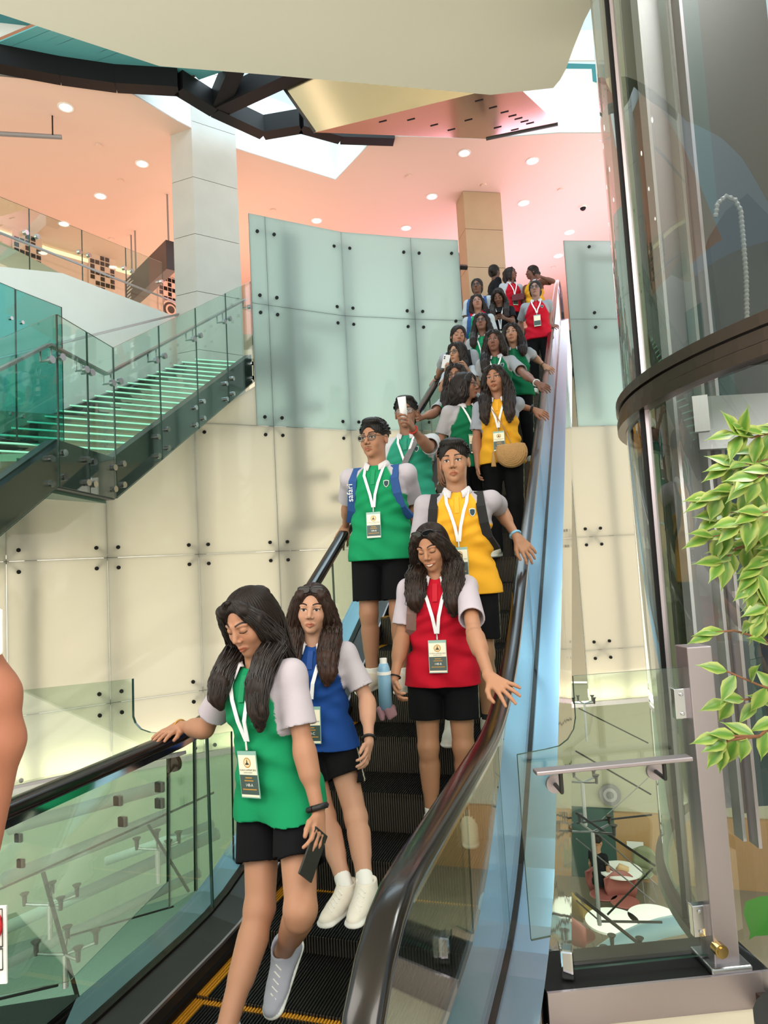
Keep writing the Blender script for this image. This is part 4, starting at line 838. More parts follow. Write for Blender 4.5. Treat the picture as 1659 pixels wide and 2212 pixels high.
    for sg in (1, -1):
        S0, e = arms[sg][0], arms[sg][1]; d = nrm(e-S0); ln = np.linalg.norm(e-S0); E1 = S0+d*ln*.74
        S.cap(nb-up*.035+s*sg*.03, S0-up*.010, .036*sc, .046*sc, .03); S.cap(S0, E1+d*.03, .051*sc*wide, .066*sc, .03)
    for sg in (1, -1):
        S0, e = arms[sg][0], arms[sg][1]; d = nrm(e-S0); ln = np.linalg.norm(e-S0); E1 = S0+d*ln*.74
        g = S.sl(E1-.12, E1+.17*1+d*0); q_, x, y_, z_ = g; px, py, pz = x-E1[0], y_-E1[1], z_-E1[2]; al = px*d[0]+py*d[1]+pz*d[2]; rr = np.sqrt(np.maximum(px*px+py*py+pz*pz-al*al, 0)); S.F[q_] = np.where((rr < .115) & (al > -.02), np.maximum(S.F[q_], al), S.F[q_])
        S.cap(E1-d*.035, E1+d*.05, .052*sc, .062*sc, .004, '-')
    S.F = np.minimum(S.F, keepF)
    S.cap(nb-up*.01-uh*0, nb+up*.12, .060*hs, .066*hs, .008, '-')
    pass
    p = S.mesh(); dp = p[0]-pel; u_, a_, b_ = dp@up/L, np.abs(dp@s), dp@f; sg_ = np.sign(dp@s)
    lim = np.interp(u_, [.5, .62, .80, .97], [.30, .148, .112, .070])*wd
    cm = np.clip((a_-lim)/(res*1.5)+.5, 0, 1)
    for g in (1, -1):      # everything round the upper arm is sleeve
        S0, e = arms[g][0], arms[g][1]; d = nrm(e-S0); q_ = p[0]-S0; al = q_@d; rr = np.linalg.norm(q_-al[:, None]*d, axis=1); cm = np.maximum(cm, ((al > .07*sc) & (al < np.linalg.norm(e-S0)*.74+.02) & (rr < .085*sc) & (sg_ == g) & (a_ > .125*wd)).astype(float))
    if shirt == 'black': cm[:] = 0
    cl = cs*(1-cm[:, None])+cg*cm[:, None]
    shirt_o = npmesh('shirt', [p], M['cloth'], base, root, cl)
    def fr_pt(x, t_, off=.006):      # a point on the front of the shirt
        A_ = np.interp(t_, TA, AA)*wd; Bq = np.interp(t_, TA, BBt)*wd; bb = Bq*max(1-abs(x/A_)**2.4, .02)**(1/2.2)+(0 if male else .012*math.exp(-((t_-.66)/.14)**2)); return pel+up*t_*L+s*x+f*(bb+off)
    # collar
    if shirt != 'black':
        mb = MB(); n = 22; vs = []
        for i in range(n+1):
            th_ = math.radians(22+(360-44)*i/n); c, q_ = math.sin(th_), math.cos(th_); op = max(0, 1-abs(i-0)/3, 1-abs(n-i)/3)
            r1 = .058*hs; ce = nb-up*.012+f*.004; pts = [ce+s*c*r1+f*q_*r1*1.05+up*(.036-.03*op), ce+s*c*(r1+.012)+f*q_*(r1+.014)*1.05+up*(.040-.03*op), ce+s*c*(r1+.030)+f*q_*(r1+.030+.012*op)*1.05+up*(.004-.034*op)]
            vs += [v-base for v in pts]
        fs = [(i*3+j, (i+1)*3+j, (i+1)*3+j+1, i*3+j+1) for i in range(n) for j in (0, 1)]
        mb.add(vs, fs); o = mb.build('collar', mat_cached('collar', '#cfcbd0' if shirt != 'x' else '#fff'), root, True); md = o.modifiers.new('t', 'SOLIDIFY'); md.thickness = .003
        if front is not None:      # placket
            pts = [fr_pt(0, t_, .004)-base for t_ in (.93, .86, .8, .74)]; ribbon(MB(), [Vector(v) for v in pts], [.013]*4, Vector(s), .003).build('placket', mat_cached('placket_'+shirt, SHIRT[shirt]), root)
    # ---- shorts or trousers
    S = SDF(np.min([pel-.2]+[leg[g][2]-.12 for g in (1, -1)]+[leg[g][1]-.12 for g in (1, -1)], 0), np.max([pel+.2]+[leg[g][1]+.14 for g in (1, -1)]+[leg[g][2]+.1 for g in (1, -1)], 0), res)
    S.ell(pel-z*.02, (s, f, z), vec([.160, .118, .13])*sc, .03); ends = []
    for g in (1, -1):
        h_, k_, a_ = leg[g]; d = nrm(k_-h_)
        if pants: S.cap(h_, k_, .094*sc, .070*sc, .03); S.cap(k_, a_-z*.01, .068*sc, .056*sc, .02)
        else:
            ln = np.linalg.norm(k_-h_); E1 = h_+d*ln*(.80 if male else .62); S.cap(h_+s*g*.010, E1+d*.05, .092*sc, .094*sc, .012); ends.append((E1, d, g))
    for E1, d, g in ends:
        gq = S.sl(E1-.14, E1+.20); q_, x, y_, z_ = gq; px, py, pz = x-E1[0], y_-E1[1], z_-E1[2]; al = px*d[0]+py*d[1]+pz*d[2]; S.F[q_] = np.where((al > 0) & (al < .17), np.maximum(S.F[q_], al), S.F[q_])
        S.cap(E1-d*.03, E1+d*.08, .082*sc, .086*sc, .004, '-')
    p = S.mesh(); cl = np.tile(rgb('#111114'), (len(p[0]), 1)); dq = p[0]-pel
    pip = np.zeros(len(cl))
    for g in (1, -1):
        h_, k_, a_ = leg[g]; d = nrm(k_-h_); q_ = p[0]-h_; al = q_@d; rr = q_-al[:, None]*d; pip = np.maximum(pip, ((rr@s*g > .06) & (np.abs(rr@f-.012) < max(.005, res*.6))).astype(float))
    cl = cl*(1-pip[:, None])+rgb('#b9b39a')*pip[:, None]
    npmesh('trousers' if pants else 'shorts', [p], M['shorts'], base, root, cl)
    # ---- shoes and socks
    for g in (1, -1):
        h_, k_, a_ = leg[g]; fd = nrm(vec([f[0], f[1], 0])+s*g*.12+vec((legs or {}).get('fd', [0, 0, 0]))); sd = vec([-fd[1], fd[0], 0]); fl = a_-z*.055*sc; gz = -.0
        S = SDF(fl-.22, fl+.22, max(res*.8, .004)); tz = (legs or {}).get('toe', {}).get(g, 0)
        tdn = nrm(fd-z*tz); un = np.cross(tdn, sd)*1.0; un = un if un[2] > 0 else -un
        S.cap(a_-tdn*.02+z*.01, a_-tdn*.028-un*.035, .043*sc, .045*sc, .02); S.cap(a_+tdn*.02-un*.03, a_+tdn*.13*sc-un*.044, .043*sc, .036*sc, .03, flat=(un, .8)); S.cap(a_+tdn*.11*sc-un*.05, a_+tdn*.165*sc-un*.050, .038*sc, .030*sc, .02, flat=(un, .75))
        S.cap(a_-tdn*.045*sc-un*.062, a_+tdn*.155*sc-un*.064, .042*sc, .043*sc, .012, flat=(un, .45)); S.cap(a_-tdn*.005-un*.01, a_-tdn*.008+un*.05, .042*sc, .044*sc, .02); S.cap(a_+tdn*.03-un*.01, a_+tdn*.09*sc-un*.030, .036*sc, .030*sc, .03); S.cut(a_-un*.077*sc, -un); S.cut(a_+un*.030, un); S.cap(a_, a_+un*.08, .036*sc, None, .004, '-')
        p = S.mesh(); q_ = (p[0]-a_)@un; cl = np.tile(rgb(shoes), (len(q_), 1)); cl[q_ < -.055*sc] = rgb('#f1eee6')
        o = npmesh('shoe', [p], M['shoe'], base, root, cl)
        if res < .0056:
            lb = MB()
            for i in range(5):
                c_ = a_+tdn*(.045+.020*i)*sc+un*(.012-.0085*i)*1.0; lb.tube([c_-sd*.022-base-un*.004, c_+un*.006-base, c_+sd*.022-base-un*.004], .0028, 5); lb.tube([c_-sd*.02-base-un*.003, c_+un*.007+tdn*.01-base, c_+sd*.02+tdn*.02-base-un*.003], .0026, 5)
            keepraw(lb.build('laces', M['lace'], root), o)
        S = SDF(a_-.08, a_+.16, max(res*.8, .005)); d = nrm(k_-a_); S.cap(a_-d*.02, a_+d*.075, .0365*sc, .039*sc, .01); S.cut(a_+d*.062, d)
        if not pants and socks: npmesh('sock', [S.mesh()], M['sock'] if hashf(seedv) > .3 or res < .0056 else M['bag'], base, root)
    # ---- hair
    S = SDF(hc-.22, hc+.2, hres*1.15); hcv = rgb(hcol); strands = []
    if hair == 'short':
        S.ell(hpnt(0, -.016, .046), B, vec([.083, .098, .082])*hs, .01); S.ell(hpnt(0, .125, -.030), B, vec([.080, .080, .130])*hs, .010, '-'); S.ell(hpnt(0, -.05, -.11), B, vec([.2, .2, .075])*hs, .01, '-')
        S.ell(hpnt(.015, .040, .098), B, vec([.055, .045, .026])*hs, .02); S.ell(hpnt(-.02, .0, .108), B, vec([.05, .06, .024])*hs, .02)
        for g in (1, -1): S.ell(hpnt(g*.086, .0, -.02), B, vec([.02, .03, .045])*hs, .006, '-')
    else:
        S.ell(hpnt(0, -.018, .038), B, vec([.087, .104, .089])*hs, .01); S.ell(hpnt(0, -.045, -.02), B, vec([.084, .080, .09])*hs, .03)
        S.ell(hpnt(0, .128, -.030), B, vec([.068, .084, .146])*hs, .008, '-')
        if parting or True: S.cap(hpnt(.004, .075, .108), hpnt(.002, -.03, .128), .0045*hs, None, .006, '-')
    chains = []
    if hair in ('long', 'wavy', 'bob'):
        hl0 = hlen if hair != 'bob' else .10; hl0 = hl0 if isinstance(hl0, tuple) else (hl0, hl0); hl = max(hl0)
        fz = vec([0, 0, -1.])
        for g in (1, -1):
            fwd = front[0] if g < 0 else front[1]; hl = hl0[0] if g < 0 else hl0[1]
            c0_ = [hpnt(g*.018, .052, .104), hpnt(g*.052, .056, .070), hpnt(g*.077, .032, .016), hpnt(g*.089, .010, -.050), hpnt(g*.096, .004, -.10)]
            if hair == 'bob': c0_ += [hpnt(g*.080, .010, -.135)]; rr = [.012, .022, .026, .032, .036, .022]
            else:
                sx = .105*wd; y0 = hpnt(g*.09, .01, -.12)
                if fwd: ps = [nb+s*g*sx*.95+f*.075+up*.0, nb+s*g*sx*.92+f*.125-up*hl*.38, nb+s*g*sx*.98+f*.140-up*hl*.72, nb+s*g*sx*.9+f*.135-up*hl]
                else: ps = [nb+s*g*sx*.8-f*.06, nb+s*g*sx*.85-f*.115-up*hl*.38, nb+s*g*sx*.8-f*.12-up*hl*.72, nb+s*g*sx*.7-f*.12-up*hl]
                c0_ += ps; rr = [.014, .026, .033, .040, .047, .052, .050, .042, .018]
            chains.append((c0_, [r_*hs for r_ in rr], g))
        hl = max(hl0)
        bk = [hpnt(0, -.03, .11), hpnt(0, -.09, .05), hpnt(0, -.098, -.05)]+([nb-f*.085+up*.02, nb-f*.125-up*hl*.4, nb-f*.12-up*hl*.9] if hair != 'bob' else [hpnt(0, -.085, -.13)])
        chains.append((bk, [.02, .05, .062]+([.070, .070, .03] if hair != 'bob' else [.05]), 0))
    if hair in ('bun', 'pony'):
        if hair == 'bun': S.ell(hpnt(-.03, -.115, -.01), B, vec([.045, .045, .045])*hs, .01)
        else: chains.append(([hpnt(0, -.1, .03), hpnt(0, -.14, -.03), hpnt(0, -.13, -.15), hpnt(0, -.12, -.28)], [.02, .035, .035, .012], 0))
    for ch, rr, g in chains:
        pass
    lo = hc-.22; hi = hc+.2
    for ch, rr, g in chains: lo = np.minimum(lo, np.min(ch, 0)-.09); hi = np.maximum(hi, np.max(ch, 0)+.09)
    if chains:
        S2 = SDF(lo, hi, max(hres*1.5, .0045))
        for ch, rr, g in chains:
            for i in range(len(ch)-1): S2.cap(ch[i], ch[i+1], rr[i]*.92, rr[i+1]*.92, .02, flat=(f, .62) if i > 3 and g else None)
        S2.cap(nb-up*.05, nb+up*.10, .052*hs, .055*hs, .004, '-'); S2.ell(hpnt(0, .090, -.030), B, vec([.058, .075, .100])*hs, .010, '-')
        p2 = S2.mesh()
    # groove the hair along its fall
    p = S.mesh(); q = (p[0]-hc); an = np.arctan2(q@sh_, q@fh); nn = nrm_rows(q); p = (p[0]+nn*(.0016*np.sin(an*46+6*np.sin((q@uh)*30)))[:, None], p[1]); hp_ = [p]
    if chains: q = p2[0]-nb; an = (q@s)*210+6*np.sin((q@up)*16+(q@f)*20); p2 = (p2[0]+(f*.0022)[None]*np.sin(an)[:, None]+(s*.0012)[None]*np.cos(an*.7)[:, None], p2[1]); hp_.append(p2)
    V = np.concatenate([a[0] for a in hp_]); var_ = .75+.5*np.abs(np.sin((V@s)*170+5*np.sin(V[:, 2]*14))); dn = np.clip((hc[2]-.1-V[:, 2])*2.0, 0, .6); cl = hcv[None]*var_[:, None]*(1+dn[:, None]*np.array([1.4, .9, .6]))
    ho = npmesh('hair', hp_, M['hair'], base, root, cl)
    if chains and res < .0085:
        ns = {True: 190, False: 60}[res < .0056]; tb = MB()
        for ch, rr, g in chains:
            for i in range(ns):
                th_ = rnd.random()*6.283; d0 = .84+.20*rnd.random(); k0 = rnd.random()*.8; npt = 11; pts = []; end = len(ch)-1-rnd.random()*.35; wv = rnd.random()*6; am = .003+.005*rnd.random()
                for j in range(npt):
                    t_ = k0+(end-k0)*j/(npt-1); i0_ = min(int(t_), len(ch)-2); fr_ = t_-i0_; c_ = ch[i0_]*(1-fr_)+ch[i0_+1]*fr_; r_ = rr[i0_]*(1-fr_)+rr[i0_+1]*fr_
                    dd = nrm(ch[i0_+1]-ch[i0_]); n1 = nrm(np.cross(dd, f+.01)); n2 = np.cross(dd, n1); w2 = am*math.sin(t_*2.6+wv)*min(1, t_/3)*(1.8 if hair == 'wavy' else 1)
                    pts.append(Vector(c_+(n1*math.cos(th_)+n2*math.sin(th_)-f*(.4*((n1*math.cos(th_)+n2*math.sin(th_))@f) if t_ > 3.5 and g else 0))*(r_*d0)+s*w2-base))
                sm_ = []
                tb.tube(pts, [(.0014+.0016*math.sin(math.pi*j/(npt-1)))*(1 if res < .0056 else 1.25) for j in range(npt)], 4, cap=False)
        o = tb.build('hair_strands', mat_cached('hair_strand_'+hcol, hcol, .38), root, True)
    if hair == 'short' or hair in ('bun', 'pony'):      # short tufts lying on the cap
        tb = MB()
        for i in range(420 if hair == 'short' else 160):
            th_ = rnd.random()*6.283; ph_ = math.acos(1-rnd.random()*(1.02 if hair == 'short' else 1.0)); d_ = vec([math.sin(ph_)*math.cos(th_), math.sin(ph_)*math.sin(th_), math.cos(ph_)])
            if d_[1] > .35 and d_[2] < .62: continue
            er = vec([.083, .099, .084]) if hair == 'short' else vec([.087, .104, .089]); c0_ = vec([0, -.016, .044]) if hair == 'short' else vec([0, -.018, .038]); fl_ = nrm(vec([d_[0]*.5, .9 if hair == 'short' else -.9, -.2]))
            pts = [Vector(hpnt(*(c0_+er*nrm(d_+fl_*q_*.16)*(1.0+(.012+.03*(hair == 'short'))*q_)))-base) for q_ in (0, 1, 2, 3)]
            tb.tube(pts, [.0022*hs, .0028*hs, .0022*hs, .0008], 4, cap=False)
        tb.build('hair_strands', mat_cached('hair_strand_'+hcol, hcol, .38), root, True)
    # ---- glasses
    if glasses:
        g_ = MB(); lens = MB(); rise = .085 if glasses == 'top' else 0; off = .004
        def gp_(x, u_): 
            if glasses == 'top': return hpnt(x, .082-abs(x)*.25, .098+u_*.75)
            return hpnt(x, .097-abs(x)*.12, u_)
        for g in (1, -1):
            c_ = g*.033; n = 18; rx, ru = (.027, .020) if glasses != 'top' else (.030, .019); pts = []
            for i in range(n+1):
                a_ = 2*math.pi*i/n; pts.append(Vector(gp_(c_+rx*math.copysign(abs(math.cos(a_))**.75, math.cos(a_)), ru*math.copysign(abs(math.sin(a_))**.75, math.sin(a_)))-base))
            g_.tube(pts, .0016 if glasses != 'top' else .0028, 5, cap=False); lens.add(pts[:-1], [tuple(range(n))])
            e0 = pts[0] if g > 0 else pts[n//2]; g_.tube([Vector(gp_(g*.060, .006)-base), Vector(hpnt(g*.080, .03 if glasses != 'top' else .0, .010+rise*.75)-base), Vector(hpnt(g*.082, -.02, .004+rise*.6)-base)], .0018, 5)
        g_.tube([Vector(gp_(-.007, .004)-base), Vector(gp_(0, .007)-base), Vector(gp_(.007, .004)-base)], .0016, 5)
        go = g_.build('spectacles' if glasses != 'top' else 'sunglasses', M['frame'], root, True); keepraw(lens.build('lens', M['lens'] if glasses != 'top' else M['slens'], root), go)
    # ---- lanyard, badge, crest
    if lanyard:
        bt_ = .42 if badge is None else badge; mid = fr_pt(0, bt_+.06, .014)
        rb = MB()
        for g in (1, -1):
            pts = [nb-f*.03+s*g*.055+up*.03, nb+s*g*.064+f*.045+up*.012, fr_pt(g*.055, .86, .016), fr_pt(g*.038, .76, .014), fr_pt(g*.016, (.76+bt_+.06)/2, .014), mid+s*g*.004]
            ribbon(rb, [Vector(v-base) for v in pts], [.0085]*6, Vector(s), .0015)
        lo_ = rb.build('lanyard', M['ribbon'], root); ck = MB(); ck.tube([Vector(mid-base+f*.004), Vector(mid-base-up*.03+f*.006)], .0045, 6); keepraw(ck.build('clip', M['chrome'], root), lo_)
        t0 = mid-up*.032+f*.008; bw, bh = .046, .150; bf = nrm(f+up*.06); bu_ = np.cross(s, bf); bu_ = bu_ if bu_[2] > 0 else -bu_
        def bp_(x, u_, o_=0): return Vector(t0+s*x+bu_*u_+bf*o_-base)
        def rect(nm, x0, x1, u0, u1, o0, th_, m_): return MB().prism([bp_(x0, u0, o0), bp_(x1, u0, o0), bp_(x1, u1, o0), bp_(x0, u1, o0)], Vector(bf*th_)).build(nm, m_, root)
        bo = rect('badge', -bw, bw, -bh-.012, 0, 0, .003, M['cardc'])
        for a in (rect('badge_card', -bw+.003, bw-.003, -.082, -.014, .003, .001, M['card']), rect('badge_band', -bw+.003, bw-.003, -.150, -.082, .003, .001, M['cardg']), rect('badge_foot', -bw+.003, bw-.003, -.158, -.150, .003, .001, M['card'])): keepraw(a, bo)
        if res < .0068:
            em = MB(); n = 24
            for r0, r1, oo in ((.0, .018, .0042),): em.add([bp_(r1*math.cos(6.283*i/n), -.040+r1*math.sin(6.283*i/n), oo) for i in range(n)], [tuple(range(n))])
            keepraw(em.build('badge_emblem', M['gold'], root), bo); em = MB(); em.add([bp_(.0145*math.cos(6.283*i/n), -.040+.0145*math.sin(6.283*i/n), .0046) for i in range(n)], [tuple(range(n))]); keepraw(em.build('badge_emblem', mat_cached('emblem_cream', '#e6cfa0'), root), bo)
            em = MB(); em.add([bp_(x, u_, .005) for x, u_ in ((-.010, -.047), (.010, -.047), (.007, -.042), (.003, -.040), (.0015, -.031), (0, -.027), (-.0015, -.031), (-.003, -.040), (-.007, -.042))], [tuple(range(9))]); keepraw(em.build('badge_emblem', M['print'], root), bo)
            for txt, sz, uu, mm in (('KUALA LUMPUR 2025', .0085, -.068, 'print'), ('JUNIOR DIVISION', .0055, -.076, 'print'), (badge_codes.get(label[:12], '148-C'), .015, -.122, 'white_m')):
                tc = bpy.data.curves.new('badge_text', 'FONT'); tc.body = txt; tc.size = sz; tc.align_x = 'CENTER'; to = bpy.data.objects.new('badge_text', tc); C.objects.link(to); tc.materials.append(M[mm]); to = curve_to_mesh(to)
                bfv, suv, buv = Vector(bf), Vector(s), Vector(bu_); pz = bp_(0, uu, .0046); to.matrix_world = Matrix(((suv.x, buv.x, bfv.x, pz.x), (suv.y, buv.y, bfv.y, pz.y), (suv.z, buv.z, bfv.z, pz.z), (0, 0, 0, 1))); keepraw(to, bo)
            gb = MB()
            for uu, w2 in ((-.094, .016), (-.104, .022), (-.134, .034)): gb.prism([bp_(-w2, uu, .0042), bp_(w2, uu, .0042), bp_(w2, uu+.004, .0042), bp_(-w2, uu+.004, .0042)], Vector(bf*.0004))
            keepraw(gb.build('badge_print', M['gold'], root), bo)
    if crest and shirt not in ('black',):
        cx0, ct = .075*wd, .74; shp = [(-.017, .02), (0, .024), (.017, .02), (.017, -.002), (.010, -.016), (0, -.024), (-.010, -.016), (-.017, -.002)]
        for m_, k_, oo in ((M['shield'], 1, .006), (M['shieldd'], .78, .0075)):
            mb = MB(); mb.add([Vector(fr_pt(cx0+a*k_, ct+b*k_/L, oo)-base) for a, b in shp], [tuple(range(8))]); keepraw(mb.build('crest', m_, root), shirt_o)
    # ---- backpack straps and bag
    if backpack:
        mb = MB(); bm_ = {'blue': M['blue'], 'black': M['bag'], 'brown': mat_cached('strap_brown', '#8a6d63')}[backpack]
        for g in ((1, -1) if backpack != 'brown' else (-1,)):
            pts = [nb-f*.12+s*g*.09*wd-up*.08, nb-f*.05+s*g*.10*wd-up*.002, nb+f*.03+s*g*.108*wd-up*.012, fr_pt(g*.118*wd, .80, .014), fr_pt(g*.128*wd, .62, .014), fr_pt(g*.142*wd, .45, .012), pel+s*g*.175*wd+up*.32*L]
            ribbon(mb, [Vector(v-base) for v in pts], [.026]*7, Vector(s), .010)
        bo2 = mb.build('backpack_strap', bm_, root, False)
        S = SDF(nb-.45, nb+.3, .012); c_ = nb-f*.20-up*.22; S.ell(c_, (s, f, up), (.15*wd, .08, .22), .02); npmesh('backpack', [S.mesh()], M['bag'] if backpack != 'brown' else bm_, base, root)
    info = dict(root=root, nb=nb, pel=pel, s=s, f=f, up=up, hc=hc, B=B, hs=hs, arms=arms, base=base, L=L, wd=wd, fr=fr_pt, hpnt=hpnt, leg=leg, sc=sc)
    people.append(info); return info
def keepraw(o, parent):      # nest a part under another part; both share the person's frame
    o.parent = parent; return o
_mc = {}
def mat_cached(name, col, rough=.85):
    if name not in _mc: _mc[name] = mat(name, col, rough)
    return _mc[name]
def nrm_rows(a): return a/np.maximum(np.linalg.norm(a, axis=1), 1e-9)[:, None]
def ribbon(mb, pts, hw, side, th):
    n = len(pts); vs = []
    for i, p in enumerate(pts):
        d = (pts[min(i+1, n-1)]-pts[max(i-1, 0)]).normalized(); nn = d.cross(side).normalized(); sd = nn.cross(d).normalized()
        nn = nn if True else -nn; vs += [p-sd*hw[i]-nn*th, p+sd*hw[i]-nn*th, p+sd*hw[i]+nn*th, p-sd*hw[i]+nn*th]
    fs = [(i*4+j, i*4+(j+1) % 4, (i+1)*4+(j+1) % 4, (i+1)*4+j) for i in range(n-1) for j in range(4)]+[(0, 3, 2, 1), tuple(range((n-1)*4, n*4))]
    return mb.add(vs, fs)
def band(p, sgn, r, w, m, name, nest=None):      # a band round a wrist
    S0, e, w_, hd, pn, c, A = p['arms'][sgn]; d = nrm(w_-e); b = Vector(p['base']); n1 = nrm(np.cross(d, [.1, .2, 1])); n2 = np.cross(d, n1); k = w_-d*.02
    pts = [Vector(k+(n1*math.cos(t)+n2*math.sin(t))*r)-b for t in [2*math.pi*i/20 for i in range(21)]]
    return MB().tube(pts, w, 6, cap=False).build(name, m, p['root'], True)
badge_codes = {}
def curve_to_mesh(o):
    bpy.context.view_layer.update(); me = bpy.data.meshes.new_from_object(o.evaluated_get(bpy.context.evaluated_depsgraph_get())); n = bpy.data.objects.new('badge_text', me); C.objects.link(n); bpy.data.objects.remove(o); n.name = 'badge_text'; return n

# ================================================================= THE PEOPLE
GRP = 'school group coming down the escalator'
badge_codes.update({'girl in gree': '148-A', 'girl in roya': '148-C', 'girl in red ': '148-B', 'boy with gla': '154-A'})
p1 = person('girl in green shirt walking off the escalator in front, long dark hair, phone in hand', (515, 1283), 1.56, Y=2.25, yaw=-16, shirt='green', skin='#c08b6c', head=(4, 24, 4), hlen=(.13, .21), res=.005, hres=.0022, look='down', parting=True, socks=False, seedv=3, sleeve='#cdc3cc',
            armL=dict(rail=-1, wrist=(385, 1588), elbow=(446, 1600), tip=(292, 1622), curl=.12, splay=.10, flat=True), armR=dict(elbow=(662, 1655), wrist=(690, 1765), tip=(690, 1850), curl=.45, n1=False, n2=True),
            legs={-1: ((562, 1965), (470, 2290), True, True), 1: ((650, 1965), (613, 2056), True, False), 'toe': {1: .75}, 'fd': [.1, 0, 0]}, badge=.38, shoes='#a9a8b4', lean=(-.05, -.02))
p2 = person('girl in royal blue shirt with sunglasses pushed up on brown hair', (676, 1264), 1.5, Y=2.98, yaw=8, shirt='blue', skin='#cf9d80', head=(6, 2, -3), hlen=(.20, .17), hcol='#2c1b14', res=.005, hres=.0024, glasses='top', seedv=5, sleeve='#cdc5cd',
            armR=dict(elbow=(803, 1535), wrist=(797, 1604), tip=(788, 1668), curl=.4, n1=False), legs={1: ((778, 1800), (790, 1918)), -1: ((715, 1815), (748, 1922)), 'toe': {}, 'fd': [-.25, 0, 0]}, badge=.36, shoes='#e6ddcf', front=(1, 1))
p3 = person('girl in red shirt with sunglasses on her head, smiling down, hand on the right rail', (920, 1137), 1.6, yaw=6, shirt='red', skin='#c08a68', head=(-14, 20, 5), hlen=(.16, .19), hcol='#21150f', hair='wavy', res=.005, hres=.0024, glasses='top', look='down', smile=1, seedv=7, sleeve='#d3c8d2',
            armR=dict(rail=1, wrist=(1057, 1462), elbow=(1022, 1370), tip=(1096, 1486), curl=.15, splay=.28, thumb=1.2), armL=dict(elbow=(868, 1385), wrist=(851, 1470), tip=(862, 1522), curl=.5, n1=False, n2=True), backpack='brown', badge=.34)
p4 = person('boy with glasses and moustache in green shirt, hand on the left rail', (806, 908), 1.72, yaw=2, shirt='green', skin='#b58466', hair='short', hcol='#120e0d', male=True, head=(-14, 2, 0), res=.0058, hres=.0028, glasses='on', seedv=9, sleeve='#c9c3cd',
            armL=dict(rail=-1, wrist=(748, 1165), elbow=(757, 1110), tip=(722, 1192), curl=.3), armR=dict(elbow=(893, 1098), wrist=(905, 1165), n1=False), backpack='blue', badge=.40, shoes='#cfc4b4')
p5 = person('boy in yellow shirt with black backpack straps and pale blue wristband', (977, 953), 1.66, yaw=8, shirt='yellow', skin='#b98868', hair='short', hcol='#15100e', male=True, head=(-4, 2, 2), res=.0058, hres=.0028, seedv=11, sleeve='#bdb7c0',
            armR=dict(rail=1, wrist=(1116, 1160), elbow=(1080, 1098), tip=(1150, 1205), curl=.25), backpack='black', badge=.36)
p6 = person('boy in green shirt looking through a rolled sheet of paper', (875, 860), 1.66, yaw=4, shirt='teal', skin='#9c7058', hair='short', hcol='#120e0d', male=True, head=(4, 0, 0), res=.0065, hres=.0034, glasses='on', seedv=13, sleeve='#d6d8de',
            armR=dict(elbow=(926, 968), wrist=(890, 925), tip=(876, 893), curl=.75, n1=True, n2=True), badge=.40)
p7 = person('girl in green shirt turned away in profile, long wavy black hair over her back', (1004, 806), 1.58, yaw=34, shirt='dgreen', skin='#b07c62', hair='wavy', head=(48, 0, 0), hlen=.40, res=.0065, hres=.0034, glasses='on', seedv=15, sleeve='#b9b5ba', front=(0, 1), pants=True,
            armL=dict(elbow=(946, 975), wrist=(950, 1040), n1=True), badge=.42)
p8 = person('girl in yellow shirt with long black hair and chunky wristwatch on the right rail', (1066, 790), 1.58, yaw=2, shirt='yellow', skin='#b58064', hair='long', head=(-10, 2, 4), hlen=.22, res=.0065, hres=.0034, smile=.4, seedv=17, sleeve='#aab0bc', pants=True,
            armR=dict(rail=1, wrist=(1153, 885), elbow=(1130, 880), tip=(1182, 900), curl=.3), badge=.38)
p9 = person('girl with round glasses half hidden behind the girl in profile, arm stretched left', (985, 787), 1.54, yaw=-6, shirt='green', skin='#a87860', hair='long', head=(0, 2, 0), hlen=.3, res=.0075, hres=.0042, glasses='on', seedv=19, sleeve='#b9c0c6', pants=True,
            armL=dict(elbow=(938, 893), wrist=(908, 903), tip=(892, 900), n1=True, n2=True), lanyard=False)
p10 = person('girl with glasses holding up a white phone near the left rail', (988, 740), 1.56, yaw=-14, shirt='dgreen', skin='#c39478', hair='wavy', head=(-16, 2, -6), hlen=.14, res=.0075, hres=.0042, glasses='on', smile=.4, seedv=21, sleeve='#c2c8d0', pants=True,
             armL=dict(elbow=(955, 842), wrist=(966, 806), tip=(958, 786), curl=.6, n1=True), armR=dict(elbow=(1030, 830), wrist=(1008, 797), tip=(1000, 786), n1=True), lanyard=False, front=(0, 1))
p11 = person('girl with tied back hair and blue bag strap, watch hand on the left rail', (992, 704), 1.6, yaw=4, shirt='blue', skin='#b98870', hair='bun', head=(16, 8, -8), res=.0078, hres=.0045, look='down', seedv=23, sleeve='#b0b5be', pants=True,
             armL=dict(rail=-1, wrist=(944, 828), elbow=(956, 790), tip=(924, 845), curl=.3), backpack='black', lanyard=False)
p12 = person('girl in green shirt, wide eyes and long black hair, white watch on the right rail', (1066, 715), 1.6, yaw=2, shirt='dgreen', skin='#8f6250', hair='long', head=(-4, 0, 0), hlen=.22, res=.0075, hres=.0042, seedv=25, sleeve='#a9abae', pants=True, front=(1, 0),
             armR=dict(rail=1, wrist=(1160, 828), elbow=(1132, 805), tip=(1184, 842), curl=.3), badge=.2)
p13 = person('smiling girl in green shirt with shoulder length hair, bracelet hand on the right rail', (1104, 700), 1.6, yaw=6, shirt='dgreen', skin='#c08f72', hair='long', head=(-8, 0, 2), hlen=.12, res=.0078, hres=.0044, smile=.5, seedv=27, sleeve='#a6adb4', pants=True, front=(1, 1),
             armR=dict(rail=1, wrist=(1176, 790), elbow=(1152, 770), tip=(1190, 803), curl=.3), lanyard=False, crest=False)
